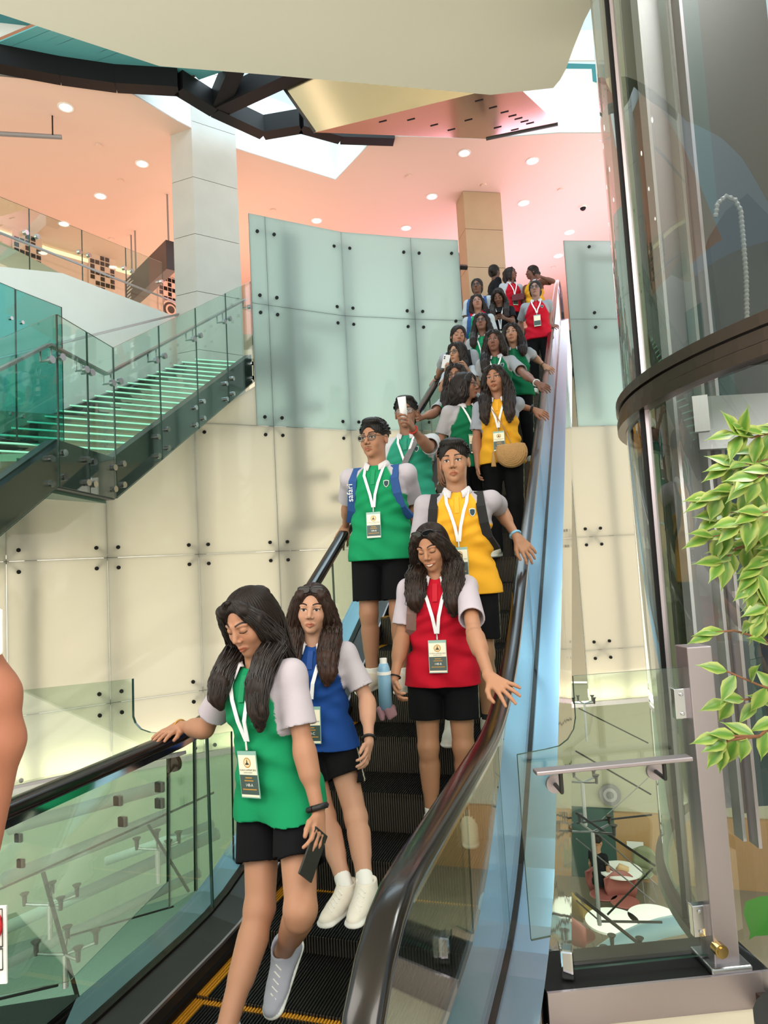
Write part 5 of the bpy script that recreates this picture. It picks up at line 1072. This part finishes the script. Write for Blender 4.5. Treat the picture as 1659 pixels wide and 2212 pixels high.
p14 = person('girl in green shirt with rimmed glasses and white lanyard, chin raised', (1040, 680), 1.6, yaw=0, shirt='green', skin='#8d6452', hair='long', head=(0, -10, 0), hlen=.16, res=.0085, hres=.005, glasses='on', seedv=29, sleeve='#b3b9bf', pants=True, badge=.3)
p15 = person('girl with short bob and blue backpack straps looking up', (1027, 640), 1.6, yaw=4, shirt='green', skin='#a87a66', hair='bob', head=(8, -12, 6), res=.0085, hres=.005, seedv=31, sleeve='#c2ccd2', pants=True, backpack='blue', lanyard=False)
p16 = person('girl in black jacket looking down at a phone in her hands', (1074, 624), 1.6, yaw=2, shirt='black', skin='#7f5a48', hair='long', head=(-6, 34, 0), hlen=.26, res=.0085, hres=.005, look='down', seedv=33, sleeve='#15171b', pants=True,
             armR=dict(elbow=(1108, 695), wrist=(1090, 688), tip=(1078, 680), n1=True, n2=True), armL=dict(elbow=(1058, 700), wrist=(1068, 690), tip=(1078, 682), n1=True, n2=True), badge=.2)
p17 = person('girl in red shirt with glasses and a picture badge, standing alone by the right rail', (1155, 608), 1.6, yaw=2, shirt='red', skin='#a98273', hair='bun', head=(-4, -2, 0), res=.008, hres=.0045, glasses='on', seedv=35, sleeve='#a3abb4', pants=True,
             armR=dict(rail=1, wrist=(1188, 703), elbow=(1186, 680), tip=(1199, 708), curl=.3), armL=dict(elbow=(1124, 700), wrist=(1131, 742), n1=False), badge=.50)
p18 = person('girl with glasses in red shirt at the left edge by the frosted wall', (1029, 603), 1.5, Y=10.2, yaw=-4, shirt='red', skin='#7d5645', hair='pony', head=(4, 0, 0), res=.0095, hres=.0055, glasses='on', seedv=37, sleeve='#c9d0d6', pants=True, lanyard=False, crest=False, backpack='blue')
p19 = person('girl with curly hair holding a hand to her mouth', (1082, 590), 1.58, yaw=8, shirt='green', skin='#86604e', hair='wavy', head=(14, 6, 0), hlen=.22, res=.0095, hres=.0055, seedv=39, sleeve='#b9c4cb', pants=True, lanyard=False, crest=False,
             armR=dict(elbow=(1102, 648), wrist=(1090, 618), tip=(1085, 605), n1=True, n2=True, curl=.5))
p20 = person('girl with gathered dark hair turned away at the top left of the group', (1068, 574), 1.6, Y=11.9, yaw=120, shirt='black', skin='#7b5545', hair='bun', head=(20, 0, 0), res=.0095, hres=.0055, seedv=41, sleeve='#15171b', pants=True, lanyard=False, crest=False)
p21 = person('girl with glasses in red and white shirt looking right at the top of the group', (1100, 579), 1.6, Y=11.6, yaw=30, shirt='red', skin='#8b6050', hair='bob', head=(45, -8, 0), res=.0095, hres=.0055, glasses='on', seedv=43, sleeve='#c6ccd4', pants=True, lanyard=True, crest=False)
p22 = person('woman in yellow top with raised arm looking left at the top of the group', (1148, 575), 1.66, Y=11.5, yaw=-30, shirt='yellow', skin='#7d5244', hair='bun', head=(-40, 0, 0), res=.0095, hres=.0055, seedv=45, sleeve='#7d5244', pants=True, lanyard=False, crest=False,
             armR=dict(elbow=(1195, 608), wrist=(1166, 597), tip=(1155, 600), n1=True, n2=True, curl=.7), wide=1.08)

# ================================================================= THINGS HELD AND WORN
def tipc(p, sg): return vec(np.mean(p['arms'][sg][6]['tips'], 0)) if p['arms'][sg][6].get('tips') else p['arms'][sg][2]+p['arms'][sg][3]*.1
def slab(c, a, b_, n, w, h, t):      # box with axes
    c, a, b_, n = map(Vector, (c, a, b_, n)); return MB().prism([c-a*w-b_*h-n*t, c+a*w-b_*h-n*t, c+a*w+b_*h-n*t, c-a*w+b_*h-n*t], n*2*t)
band(p1, 1, .031, .011, M['watch'], 'hair_tie'); band(p1, -1, .027, .0032, M['gold'], 'bracelet'); band(p1, -1, .029, .0022, M['gold'], 'bracelet')
band(p2, 1, .028, .006, M['watch'], 'wristband'); band(p3, -1, .029, .004, M['watch'], 'wristband')
band(p5, 1, .031, .007, mat_cached('band_blue', '#86bfe0'), 'wristband'); band(p6, 1, .031, .006, mat_cached('band_red', '#b5352c'), 'wristband')
band(p8, 1, .031, .011, M['watch'], 'wristwatch'); band(p12, 1, .030, .007, mat_cached('band_white', '#dfe3e6'), 'wristwatch'); band(p11, -1, .029, .007, M['watch'], 'wristwatch'); band(p13, 1, .028, .003, M['watch'], 'bracelet')
def phone_at(p, sg, label, c=None, up_=(0, 0, 1), col='phone', n_=None):
    S0, e, w_, hd, pn, cc, A = p['arms'][sg]; c = w_+hd*.145+pn*.026 if c is None else vec(c); n = nrm(pn if n_ is None else vec(n_)); a = nrm(vec(up_)-n*(vec(up_)@n)); b_ = np.cross(n, a)
    t_ = empty('phone', c, label, 'phone'); into(t_, slab(c, b_, a, n, .036, .075, .004).build('body', M[col], bevel=.003)); k = MB()
    for q in (.03, .048): k.cyl(Vector(c+n*.004+a*.0+b_*.02+a*q), Vector(c+n*.006+b_*.02+a*q), .007, 12)
    into(t_, k.build('camera_bump', M['black'])); return t_
w1 = p1['arms'][1]; phone_at(p1, 1, 'dark phone held low in the front girl\'s hanging hand', up_=w1[3], col='dsteel')
c10 = vec(atd(963, 781, np.dot(p10['arms'][-1][2]-vec(EYE), vec(FW))-.06)); phone_at(p10, -1, 'white phone held upright by the girl near the left rail', c=c10, up_=(.25, 0, 1), n_=(.1, -1, .1))
c16 = (p16['arms'][1][2]+p16['arms'][-1][2])/2+vec([0, -.06, .03]); phone_at(p16, 1, 'dark phone in the hands of the girl in the black jacket', c=c16, up_=(0, -1, .6), col='black', n_=(0, .5, 1))
# rolled paper
h6 = p6['arms'][1]; c0 = vec(onpl(874, 905, Vector(h6[2]+h6[3]*.07), FW)); c1_ = c0+vec([.0, -.05, .145]); t_ = tag(MB().tube([c0-vec([0, 0, .02]), c1_], [.019, .027], 18, cap=False).build('rolled_paper', M['paper'], smooth=True), 'white sheet of paper rolled into a tube in front of a boy\'s eye', 'paper'); md = t_.modifiers.new('t', 'SOLIDIFY'); md.thickness = .003
# flask and pink cloth in the red girl's hand
h3 = p3['arms'][-1]; c = h3[2]+h3[3]*.05-p3['s']*.055; t_ = empty('water_bottle', c, 'light blue water bottle with pale band behind the red shirt girl\'s hand', 'bottle')
into(t_, MB().tube([c+vec([0, 0, z_]) for z_ in (-.10, .06, .10, .125)], [.034, .034, .030, .022], 18).build('bottle_body', mat_cached('bottle_blue', '#86b3cf', .35), smooth=True)); into(t_, MB().tube([c+vec([0, 0, .07]), c+vec([0, 0, .085])], .0355, 18).build('band', M['white_m'])); into(t_, MB().cyl(Vector(c+vec([0, 0, .125])), Vector(c+vec([0, 0, .15])), .018, 14).build('cap', M['white_m']))
S = SDF(c-.16, c+.12, .006); rc = random.Random(3)
for i in range(9): a_ = c+vec([rc.uniform(-.03, .03), rc.uniform(-.02, .03), -.10]); S.cap(a_, a_+vec([rc.uniform(-.02, .02), rc.uniform(-.02, .02), rc.uniform(-.05, -.01)]), .018, .014, .006)
V_, F_ = S.mesh(); o = npmesh('folded_cloth', [(V_, F_)], mat_cached('cloth_mauve', '#8f6a72'), c, None); o.location = Vector(c); tag(o, 'crumpled mauve cloth held below the blue bottle', 'cloth')
# straw bag
b8 = atd(1105, 978, (Vector(p8['pel'])-EYE).dot(FW)-.2); bg_ = empty('straw_bag', b8, 'round woven straw shoulder bag with tassel beside the yellow shirt girl', 'bag')
S = SDF(vec(b8)-.2, vec(b8)+.2, .006); S.ell(vec(b8), (vec([1, 0, 0]), vec([0, 1, 0]), vec([0, 0, 1])), vec([.125, .055, .12]), .01); S.cut(vec(b8)+vec([0, 0, .07]), vec([0, 0, 1])); V_, F_ = S.mesh(); q = V_-vec(b8); rr = np.linalg.norm(q[:, [0, 2]], axis=1); V_ = V_+nrm_rows(q)*(.0022*np.sin(rr*420))[:, None]
o = npmesh('woven_body', [(V_, F_)], M['straw'], vec(b8), bg_)
b = Vector((0, 0, 0)); into_ = MB().tube([b+Vector((.11, .0, .06))]+[Vector(p8['fr'](x_, t_, .018))-b8 for x_, t_ in ((.10, .10), (.05, .40), (-.02, .70), (-.08, .90))], .005, 6); into_.build('strap', M['straw'], bg_)
ts = MB(); ts.tube([b+Vector((-.14, -.02, .02)), b+Vector((-.145, -.02, -.10))], [.01, .02], 8); ts.build('tassel', M['straw'], bg_)
# small dark bag of the wide eyed girl, notebook at the top
c = Vector(p12['fr'](.1, .05, .05)); tag(MB().box((c.x-.09, c.y-.03, c.z-.08), (c.x+.09, c.y+.03, c.z+.08)).build('pouch_bag', M['bag'], bevel=.015), 'small black pouch bag hanging at the hip of the wide eyed girl', 'bag')
c = Vector(p21['fr'](.02, .3, .10)); tag(slab(c, (1, 0, 0), (0, .4, .9), (0, -.9, .4), .10, .07, .012).build('notebook', mat_cached('notebook_maroon', '#5a2329'), bevel=.003), 'dark red notebook held at the chest near the top of the group', 'book')
# grey strap across the boy with the rolled paper, strap lettering on the backpack
rb = MB(); fp = p6['fr']; ribbon(rb, [Vector(v-p6['base']) for v in (p6['nb']+p6['s']*.10-p6['up']*.0-p6['f']*.02, fp(.085, .88, .02), fp(.02, .62, .022), fp(-.05, .36, .02), fp(-.13, .05, .016))], [.022]*5, Vector(p6['s']), .004); rb.build('shoulder_strap', mat_cached('strap_grey', '#77757a'), p6['root'])
tc = bpy.data.curves.new('strap_text', 'FONT'); tc.body = 'safari'; tc.size = .055; to = bpy.data.objects.new('strap_text', tc); C.objects.link(to); tc.materials.append(M['white_m']); to = curve_to_mesh(to); to.name = 'strap_text'
sv, uv, fv = Vector(p4['up']), Vector(-p4['s']), Vector(p4['f']); pz = Vector(p4['fr'](-.118*p4['wd'], .55, .027)-p4['base']); to.matrix_world = Matrix(((sv.x, uv.x, fv.x, pz.x), (sv.y, uv.y, fv.y, pz.y), (sv.z, uv.z, fv.z, pz.z), (0, 0, 0, 1))); to.parent = p4['root']
# arm of a bystander at the left edge
S = SDF(vec(atd(-60, 1920, 1.0))-.2, vec(atd(40, 1450, 1.0))+.25, .005); d_ = .92
e0, e1, e2, e3 = [vec(atd(x, y, d_)) for x, y in ((-62, 1420), (-10, 1500), (-8, 1600), (-62, 1930))]
S.cap(e0, e1, .035, .026, .02); S.cap(e1, e2, .026, .032, .03); S.cap(e2, e3, .033, .024, .02); V_, F_ = S.mesh(); c = vec(atd(-10, 1650, d_))
o = npmesh('person', [(V_, F_)], M['skin'], c, None, np.tile(rgb('#a56c54'), (len(V_), 1))); o.location = Vector(c); tag(o, 'bare bent arm of a bystander cut off by the left edge', 'person')
c = atd(-8, 1365, .9); tag(MB().box((c.x-.012, c.y-.004, c.z-.03), (c.x+.009, c.y+.004, c.z+.03)).build('phone', M['white_m'], bevel=.003), 'white phone corner at the left edge above the bent arm', 'phone')
# prohibition sticker on a stand at the lower left edge
ps = [onX(x, y, -1.60) for x, y in [(-90, 1990), (13, 1957), (13, 2115), (-90, 2190)]]; sn = empty('notice_board', (ps[1]+ps[2])/2, 'white notice with a red ring at the lower left edge', 'sign')
dn = atd(13, 1957, 1.35); up_ = Vector((0, 0, 1)); rt = Vector((RT.x, RT.y, 0)).normalized(); tl = dn; hgt_ = (atd(13, 1957, 1.35)-atd(13, 2117, 1.35)).length
into(sn, MB().prism([tl-up_*hgt_, tl, tl-rt*.12, tl-rt*.12-up_*hgt_], Vector((FW.x, FW.y, 0))*.004).build('panel', M['white_m'])); nb_ = Vector((FW.x, FW.y, 0))*-.003
c = tl-rt*.045-up_*.035; ring = [c+nb_+(rt*math.cos(a)+up_*math.sin(a))*.036 for a in [6.283*i/32 for i in range(33)]]; into(sn, MB().tube(ring, .004, 6, cap=False).build('ring', M['red']))
fr_ = MB()
for z0, z1 in ((-.075, -.004), (-.118, -.079)):
    q = [tl-rt*.006+up_*z0, tl-rt*.006+up_*z1, tl-rt*.11+up_*z1, tl-rt*.11+up_*z0]; fr_.tube([v+nb_ for v in q+[q[0]]], .0012, 4)
into(sn, fr_.build('frame_lines', M['print'])); into(sn, MB().prism([tl-rt*.1-up_*hgt_, tl-rt*.02-up_*hgt_, tl-rt*.02-Vector((0, 0, tl.z)), tl-rt*.1-Vector((0, 0, tl.z))], Vector((FW.x, FW.y, 0))*.01).build('stand', M['dsteel']))

# ================================================================= HANGING SIGN LETTERING
# ================================================================= FICUS AT THE RIGHT EDGE
M['leaf'] = mat('variegated_leaf', '#6f9a35', .35, attr='col', sub=.05); M['twig'] = mat('twig', '#7a5238', .8); M['leafb'] = mat('big_leaf', '#2c6b22', .35)
DP = 1.75
fic = empty('potted_ficus', atd(1800, 2150, DP)*1.0, 'variegated ficus with cream edged leaves reaching in from the right edge', 'plant')
rl = random.Random(12)
def leaf(vs, fs, cs, p, d, n, ln, wdt):
    d = Vector(d).normalized(); n = Vector(n); n = (n-d*n.dot(d)).normalized(); s_ = d.cross(n); k0 = len(vs)
    prof = [(0, .05), (.15, .55), (.38, 1), (.62, .82), (.82, .38), (.93, .12), (1.08, .01)]
    for t_, w_ in prof:
        for u_, cc in ((-1, 1), (-.72, .75), (-.3, 0), (0, 0), (.3, 0), (.72, .75), (1, 1)):
            q = p+d*(t_*ln)+s_*(u_*w_*wdt*.5)+n*(-.25*ln*t_*t_+abs(u_)*w_*wdt*.12); vs.append(q)
            g = rl.random(); inn = Vector((.07+.06*g, .19+.08*g, .025)); out = Vector((.44, .47, .13)); c = inn.lerp(out, min(1, cc*(.4+.6*g))); cs.append(c)
    for i in range(len(prof)-1):
        for j in range(6): a = k0+i*7+j; fs.append((a, a+1, a+8, a+7))
def cluster(branches, nper, seed, name='foliage'):
    vs, fs, cs = [], [], []; tw = MB()
    for br in branches:
        pts = [atd(x, y, DP+dz) for x, y, dz in br]; tw.tube(pts, [.0045*(1-.6*i/len(pts)) for i in range(len(pts))], 6)
        tot = nper*(len(pts)-1)
        for i in range(len(pts)-1):
            for k in range(nper):
                t_ = (k+.5)/nper; p = pts[i].lerp(pts[i+1], t_); dr = (pts[i+1]-pts[i]).normalized(); sgn = 1 if k % 2 else -1
                side = dr.cross(FW).normalized()*sgn; d = dr*.55+side*.6+Vector((0, 0, -.55+.3*rl.random()))+Vector((rl.uniform(-.3, .3), rl.uniform(-.3, .3), 0))
                leaf(vs, fs, cs, p, d, Vector((rl.uniform(-.5, .5), -1, .5+rl.random()*.6)), .062+.018*rl.random(), .034+.008*rl.random())
        leaf(vs, fs, cs, pts[-1], pts[-1]-pts[-2]+Vector((0, 0, -.01)), Vector((0, -1, .6)), .07, .034)
    me = bpy.data.meshes.new(name); me.from_pydata([v-fic.location for v in vs], [], fs); me.update(); ca = me.color_attributes.new('col', 'FLOAT_COLOR', 'POINT')
    for i, c in enumerate(cs): ca.data[i].color = (*c, 1)
    link(name, me, M['leaf'], fic, True); into(fic, tw.build('branch', M['twig'], smooth=True))
cluster([[(1760, 900, 0), (1680, 930, 0), (1625, 945, 0), (1590, 938, 0)], [(1760, 960, .1), (1670, 990, .05), (1610, 1005, 0), (1575, 1010, 0)], [(1760, 1000, 0), (1660, 1040, 0), (1590, 1060, 0), (1535, 1075, 0)], [(1760, 1040, .1), (1670, 1080, .1), (1600, 1100, .05), (1550, 1120, .03)],
         [(1760, 1100, -.05), (1680, 1130, -.05), (1600, 1150, 0), (1535, 1160, 0)], [(1760, 1120, .05), (1670, 1160, .05), (1590, 1185, .05), (1560, 1215, 0)], [(1760, 1150, 0), (1690, 1185, 0), (1640, 1230, 0), (1630, 1262, 0)], [(1770, 1250, 0), (1700, 1280, 0), (1655, 1310, 0), (1650, 1330, 0)], [(1740, 1010, -.1), (1660, 1020, -.1), (1620, 1040, -.1)], [(1740, 1090, -.1), (1640, 1110, -.1), (1600, 1130, -.1)], [(1740, 940, .15), (1680, 960, .15), (1630, 975, .1)], [(1740, 1060, .15), (1650, 1070, .15), (1620, 1085, .1)], [(1740, 1130, .18), (1670, 1150, .15), (1615, 1175, .12)], [(1740, 1180, .1), (1680, 1200, .1), (1645, 1225, .1)], [(1740, 1220, .1), (1690, 1250, .1), (1660, 1290, .1)]], 5, 1)
cluster([[(1790, 1470, 0), (1700, 1410, 0), (1620, 1372, 0), (1585, 1362, 0), (1545, 1366, 0)]], 1, 2)
cluster([[(1790, 1560, 0), (1700, 1500, 0), (1640, 1480, 0), (1570, 1450, 0)], [(1790, 1560, .05), (1690, 1530, .05), (1620, 1510, .05), (1570, 1515, .05)], [(1700, 1540, .0), (1640, 1590, 0), (1600, 1590, 0), (1555, 1590, 0)], [(1640, 1590, .0), (1575, 1598, 0), (1560, 1610, 0)]], 2, 3)
tk = [atd(1800, 2150, DP), atd(1790, 1700, DP), atd(1780, 1300, DP), atd(1770, 900, DP)]; tk[0].z = .3; into(fic, MB().tube(tk, [.018, .016, .012, .008], 8).build('trunk', M['twig'], smooth=True))
q = tk[0]; into(fic, MB().tube([Vector((q.x, q.y, z_)) for z_ in (0, .02, .34, .36)], [.13, .15, .19, .19], 24).build('pot', M['dsteel'])); fic_l = []
vs, fs, cs = [], [], []; leaf(vs, fs, cs, atd(1672, 1935, DP), atd(1636, 2010, DP)-atd(1672, 1935, DP), (0, -1, .3), .13, .10); me = bpy.data.meshes.new('big_leaf'); me.from_pydata([v-fic.location for v in vs], [], fs); link('big_leaf', me, M['leafb'], fic, True)
into(fic, MB().tube([atd(1672, 1935, DP), atd(1740, 1890, DP), tk[1]], .004, 6).build('branch', M['twig']))

# ================================================================= LOWER HALL SEEN THROUGH THE GLASS
ZL = -4.6
struct(MB().box((-14, 0, ZL-.2), (6, 16, ZL)).build('floor_lower', mat('lower_floor', '#8a7f6c', .45, var=.1, vscale=2)))
struct(MB().box((-1.3, 14.3, ZL), (6, 14.5, -.95)).build('wall_lower_cafe', mat('cafe_wall', '#b7b39c', .7)))
struct(MB().box((-.2, 14.2, ZL), (6, 14.3, ZL+1.25)).build('trim_10', mat('oak_panel', '#b58e62', .5, var=.15, vscale=6, stretch=(6, 1, 1))))
struct(MB().box((-1.3, 14.2, ZL), (-.2, 14.3, ZL+1.3)).build('trim_11', mat('green_panel', '#3d5a52', .6)))
p = onY(1318, 1716, 14.2); cv_ = empty('round_vent', p, 'round ventilator on the pale cafe wall below', 'vent')
for r_, mm in ((.20, 'dgrey'), (.13, 'lgrey'), (.07, 'dgrey')): into(cv_, MB().cyl(p, p-Vector((0, .03+.2*(.25-r_), 0)), r_, 20).build('ring', M[mm]))
p = onY(1372, 1826, 14.18); tag(MB().box((p.x-.15, p.y-.02, p.z-.07), (p.x+.15, p.y, p.z+.07)).build('socket_plate', M['white_m']), 'double white socket plate on the oak cafe panel', 'socket')
def table(x, y, r, lab):
    p = onz(x, y, ZL+.75); t_ = empty('cafe_table', (p.x, p.y, ZL), lab, 'table', 'white cafe tables on the lower floor')
    into(t_, MB().tube([(p.x, p.y, ZL+.715), (p.x, p.y, ZL+.72), (p.x, p.y, ZL+.75)], [r-.01, r, r], 36).build('table_top', M['white_m'])); into(t_, MB().tube([(p.x, p.y, ZL+.02), (p.x, p.y, ZL+.715)], .03, 10).build('pedestal', M['dgrey'])); into(t_, MB().cyl((p.x, p.y, ZL), (p.x, p.y, ZL+.02), .2, 20).build('base', M['dgrey'])); return p
table(1322, 1988, .39, 'white round cafe table nearest, below the blue arch'); table(1410, 1978, .36, 'white round cafe table at the right, cut by the shaft'); tp = table(1340, 1878, .36, 'white round cafe table with bread beside the seated man')
tag(MB().tube([Vector((tp.x-.05, tp.y-.05, ZL+.752)), Vector((tp.x+.0, tp.y-.05, ZL+.80)), Vector((tp.x+.14, tp.y-.05, ZL+.78))], [.04, .07, .04], 10).build('paper_bag', mat_cached('bag_tan', '#c9a77c'), smooth=True), 'crumpled tan paper bag on the far cafe table', 'bag')
def chair(x, y, col, rz, lab):
    p = onz(x, y, ZL+.62); base_ = Vector((p.x, p.y, ZL)); t_ = empty('shell_chair', base_, lab, 'chair', 'coloured shell chairs of the cafe', 0)
    c_, s_ = math.cos(rz), math.sin(rz); m_ = mat_cached('chair_'+col, col, .5); bk = MB(); n = 9; vs = []
    for i in range(n+1):
        a = math.radians(-62+124*i/n)
        for z_, w_ in ((.42, .8), (.55, 1), (.72, 1.02), (.84, .72)):
            hw = .27*w_; x_ = hw*math.sin(a)*1.1; y_ = .16+.10*math.cos(a)*1.0-(0 if z_ > .5 else .03); zz = z_ if z_ < .8 else z_-.10*(abs(a)/1.08)**2
            vs.append((x_*c_-y_*s_, x_*s_+y_*c_, zz))
    bk.add(vs, [(i*4+j, (i+1)*4+j, (i+1)*4+j+1, i*4+j+1) for i in range(n) for j in range(3)]); o = bk.build('backrest', m_, t_, True); md = o.modifiers.new('t', 'SOLIDIFY'); md.thickness = .02
    st_ = MB().tube([(0, 0, .42), (0, 0, .45), (0, 0, .46)], [.20, .235, .22], 20); st_.build('seat', m_, t_)
    for sx in (-1, 1):
        for sy in (-1, 1): x_, y_ = sx*.19, sy*.19; MB().tube([(sx*.12*c_-sy*.12*s_, sx*.12*s_+sy*.12*c_, .42), (x_*c_-y_*s_, x_*s_+y_*c_, 0)], .011, 6).build('leg', M['dgrey'], t_)
chair(1262, 1945, '#8d7432', 2.2, 'mustard shell chair at the left of the nearest table'); chair(1348, 1925, '#96564e', .2, 'coral shell chair behind the nearest table'); chair(1303, 1910, '#8a4c48', .1, 'coral shell chair that the seated man uses'); chair(1380, 1865, '#8d9272', -.6, 'grey green shell chair beyond the far table'); chair(1250, 1995, '#96564e', 2.6, 'coral shell chair low at the left behind the glass edge')
pc_ = person('man in dark top and brown apron sitting at the far cafe table', (1290, 1806), 1.2, Y=onz(1290, 1870, ZL+.8).y, yaw=150, shirt='black', skin='#b98a6a', hair='short', male=True, res=.012, stand=ZL, sitting=True, lanyard=False, crest=False, pants=True, seedv=60, group=None)
# arched blue pipe with branches, canopy masts, spiders and cables
pts = [atd(x, y, 6.4) for x, y in [(1215, 2190), (1250, 2118), (1290, 2072), (1335, 2040), (1385, 2018), (1430, 2004), (1500, 1990)]]; ar_ = empty('arched_pipe', pts[2], 'pale blue arched steel pipe below the gate', 'pipe')
into(ar_, MB().tube(pts, .085, 14).build('arch', M['pipe'], smooth=True))
for a, b_ in (((1308, 2055), (1325, 2125)), ((1312, 2050), (1375, 2130)), ((1400, 2105), (1450, 2060))): into(ar_, MB().tube([atd(*a, 6.4), atd(*b_, 6.0)], [.03, .04], 10).build('branch', M['pipe'], smooth=True))
def mast(name, top, bot, d, lab, sp=.13, rod=.012):
    a, b_ = atd(*top, d), atd(*bot, d); b_ = Vector((a.x, a.y, b_.z)); t_ = empty(name, b_, lab, 'mast', 'steel spider masts of the lower canopy'); into(t_, MB().tube([b_, a], rod*1.4, 8).build('rod', M['steel']))
    for sx, sy in ((-1, -.4), (1, -.4), (-.6, .8), (.8, .8)):
        e = a+Vector((sx*sp, sy*sp, .07)); into(t_, MB().tube([a, a+Vector((sx*sp*.6, sy*sp*.6, .01)), e-Vector((0, 0, .05))], .009, 6).build('arm', M['steel'])); into(t_, MB().tube([e-Vector((0, 0, .06)), e, e+Vector((0, 0, .02))], [.012, .016, .03], 10).build('bolt', M['dsteel']))
    return a, b_
mast('spider_mast', (1280, 1797), (1292, 1990), 5.6, 'spider topped mast in the middle of the right gate glass', .17); mast('spider_mast', (1258, 1690), (1268, 1780), 6.4, 'spider topped mast higher up behind the right gate handrail'); mast('spider_mast', (1350, 2070), (1352, 2110), 4.6, 'short spider mast beside the arched pipe')
mast('spider_mast', (140, 2062), (140, 2130), 4.0, 'spider mast at the lower left beside the dark cable', .15); mast('spider_mast', (107, 1955), (107, 2025), 4.6, 'spider mast left of the dark cable, higher one', .15); mast('spider_mast', (340, 1835), (345, 1905), 4.8, 'spider mast behind the tall clear glass screen', .13)
mast('spider_mast', (1262, 1520), (1262, 1600), 9.0, 'distant spider mast against the bright wall base')
cb = empty('canopy_cables', atd(1330, 1850, 5.6), 'dark tension rods crossing behind the right gate glass', 'cable')
for a, b_, d, r_ in (((1243, 1755), (1415, 1870), 5.6, .011), ((1243, 1930), (1430, 2078), 5.2, .014), ((1245, 1778), (1408, 1760), 5.8, .008), ((1243, 1622), (1406, 1716), 6.2, .008), ((1250, 1530), (1400, 1605), 7, .007), ((1245, 1812), (1415, 1950), 5.6, .006), ((1312, 1976), (1410, 1875), 5.6, .008), ((1290, 1990), (1430, 1992), 5.6, .010), ((1245, 1945), (1290, 1985), 5.6, .007), ((1290, 1800), (1420, 1912), 5.6, .006), ((1300, 1770), (1400, 1680), 6, .004)):
    into(cb, MB().tube([atd(*a, d), atd(*b_, d)], r_, 6).build('rod', M['dsteel'] if r_ > .0065 else M['steel']))
cl_ = empty('canopy_cables', atd(150, 1950, 4.4), 'dark tension rods crossing behind the left gate glass', 'cable')
for a, b_, d, r_ in (((93, 1885), (176, 2185), 4.0, .013), ((320, 1781), (408, 1926), 4.6, .010), ((-20, 1930), (462, 1712), 4.8, .008), ((142, 2024), (375, 1958), 4.4, .006), ((-10, 2160), (125, 2128), 4.0, .008)):
    into(cl_, MB().tube([atd(*a, d), atd(*b_, d)], r_, 6).build('rod', M['black']))
pl = empty('canopy_pipes', atd(200, 1850, 5.2), 'row of pale steel pipes in the lower hall at the left', 'pipe')
for a, b_, d, r_, mm in (((20, 1790), (345, 1700), 5.4, .05, 'dgrey'), ((10, 1900), (360, 1762), 5.4, .055, 'dgrey'), ((0, 2010), (470, 1800), 5.8, .05, 'pipe'), ((0, 2090), (430, 1885), 5.0, .035, 'lgrey'), ((230, 1860), (460, 1780), 6.4, .04, 'lgrey')):
    into(pl, MB().tube([atd(*a, d), atd(*b_, d)], r_, 12).build('pipe', mat_cached('pipe_sage', '#7c8d85', .5), smooth=True))
struct(MB().prism([(-9, 2.4, -2.6), (-2.2, 2.4, -2.6), (-2.2, 9, -2.6), (-9, 7.5, -2.6)], (0, 0, -.05)).build('trim_12', mat('canopy_glass_top', '#7f9a8d', .25, spec=.7)))
area('trim_96', (-4.5, 5, -1.0), (-4.5, 6, -4), 3, 50, (.9, 1, .92)); area('trim_97', (1.2, 9.5, -1.0), (1, 10.5, -5), 3, 170, (1, .95, .82))
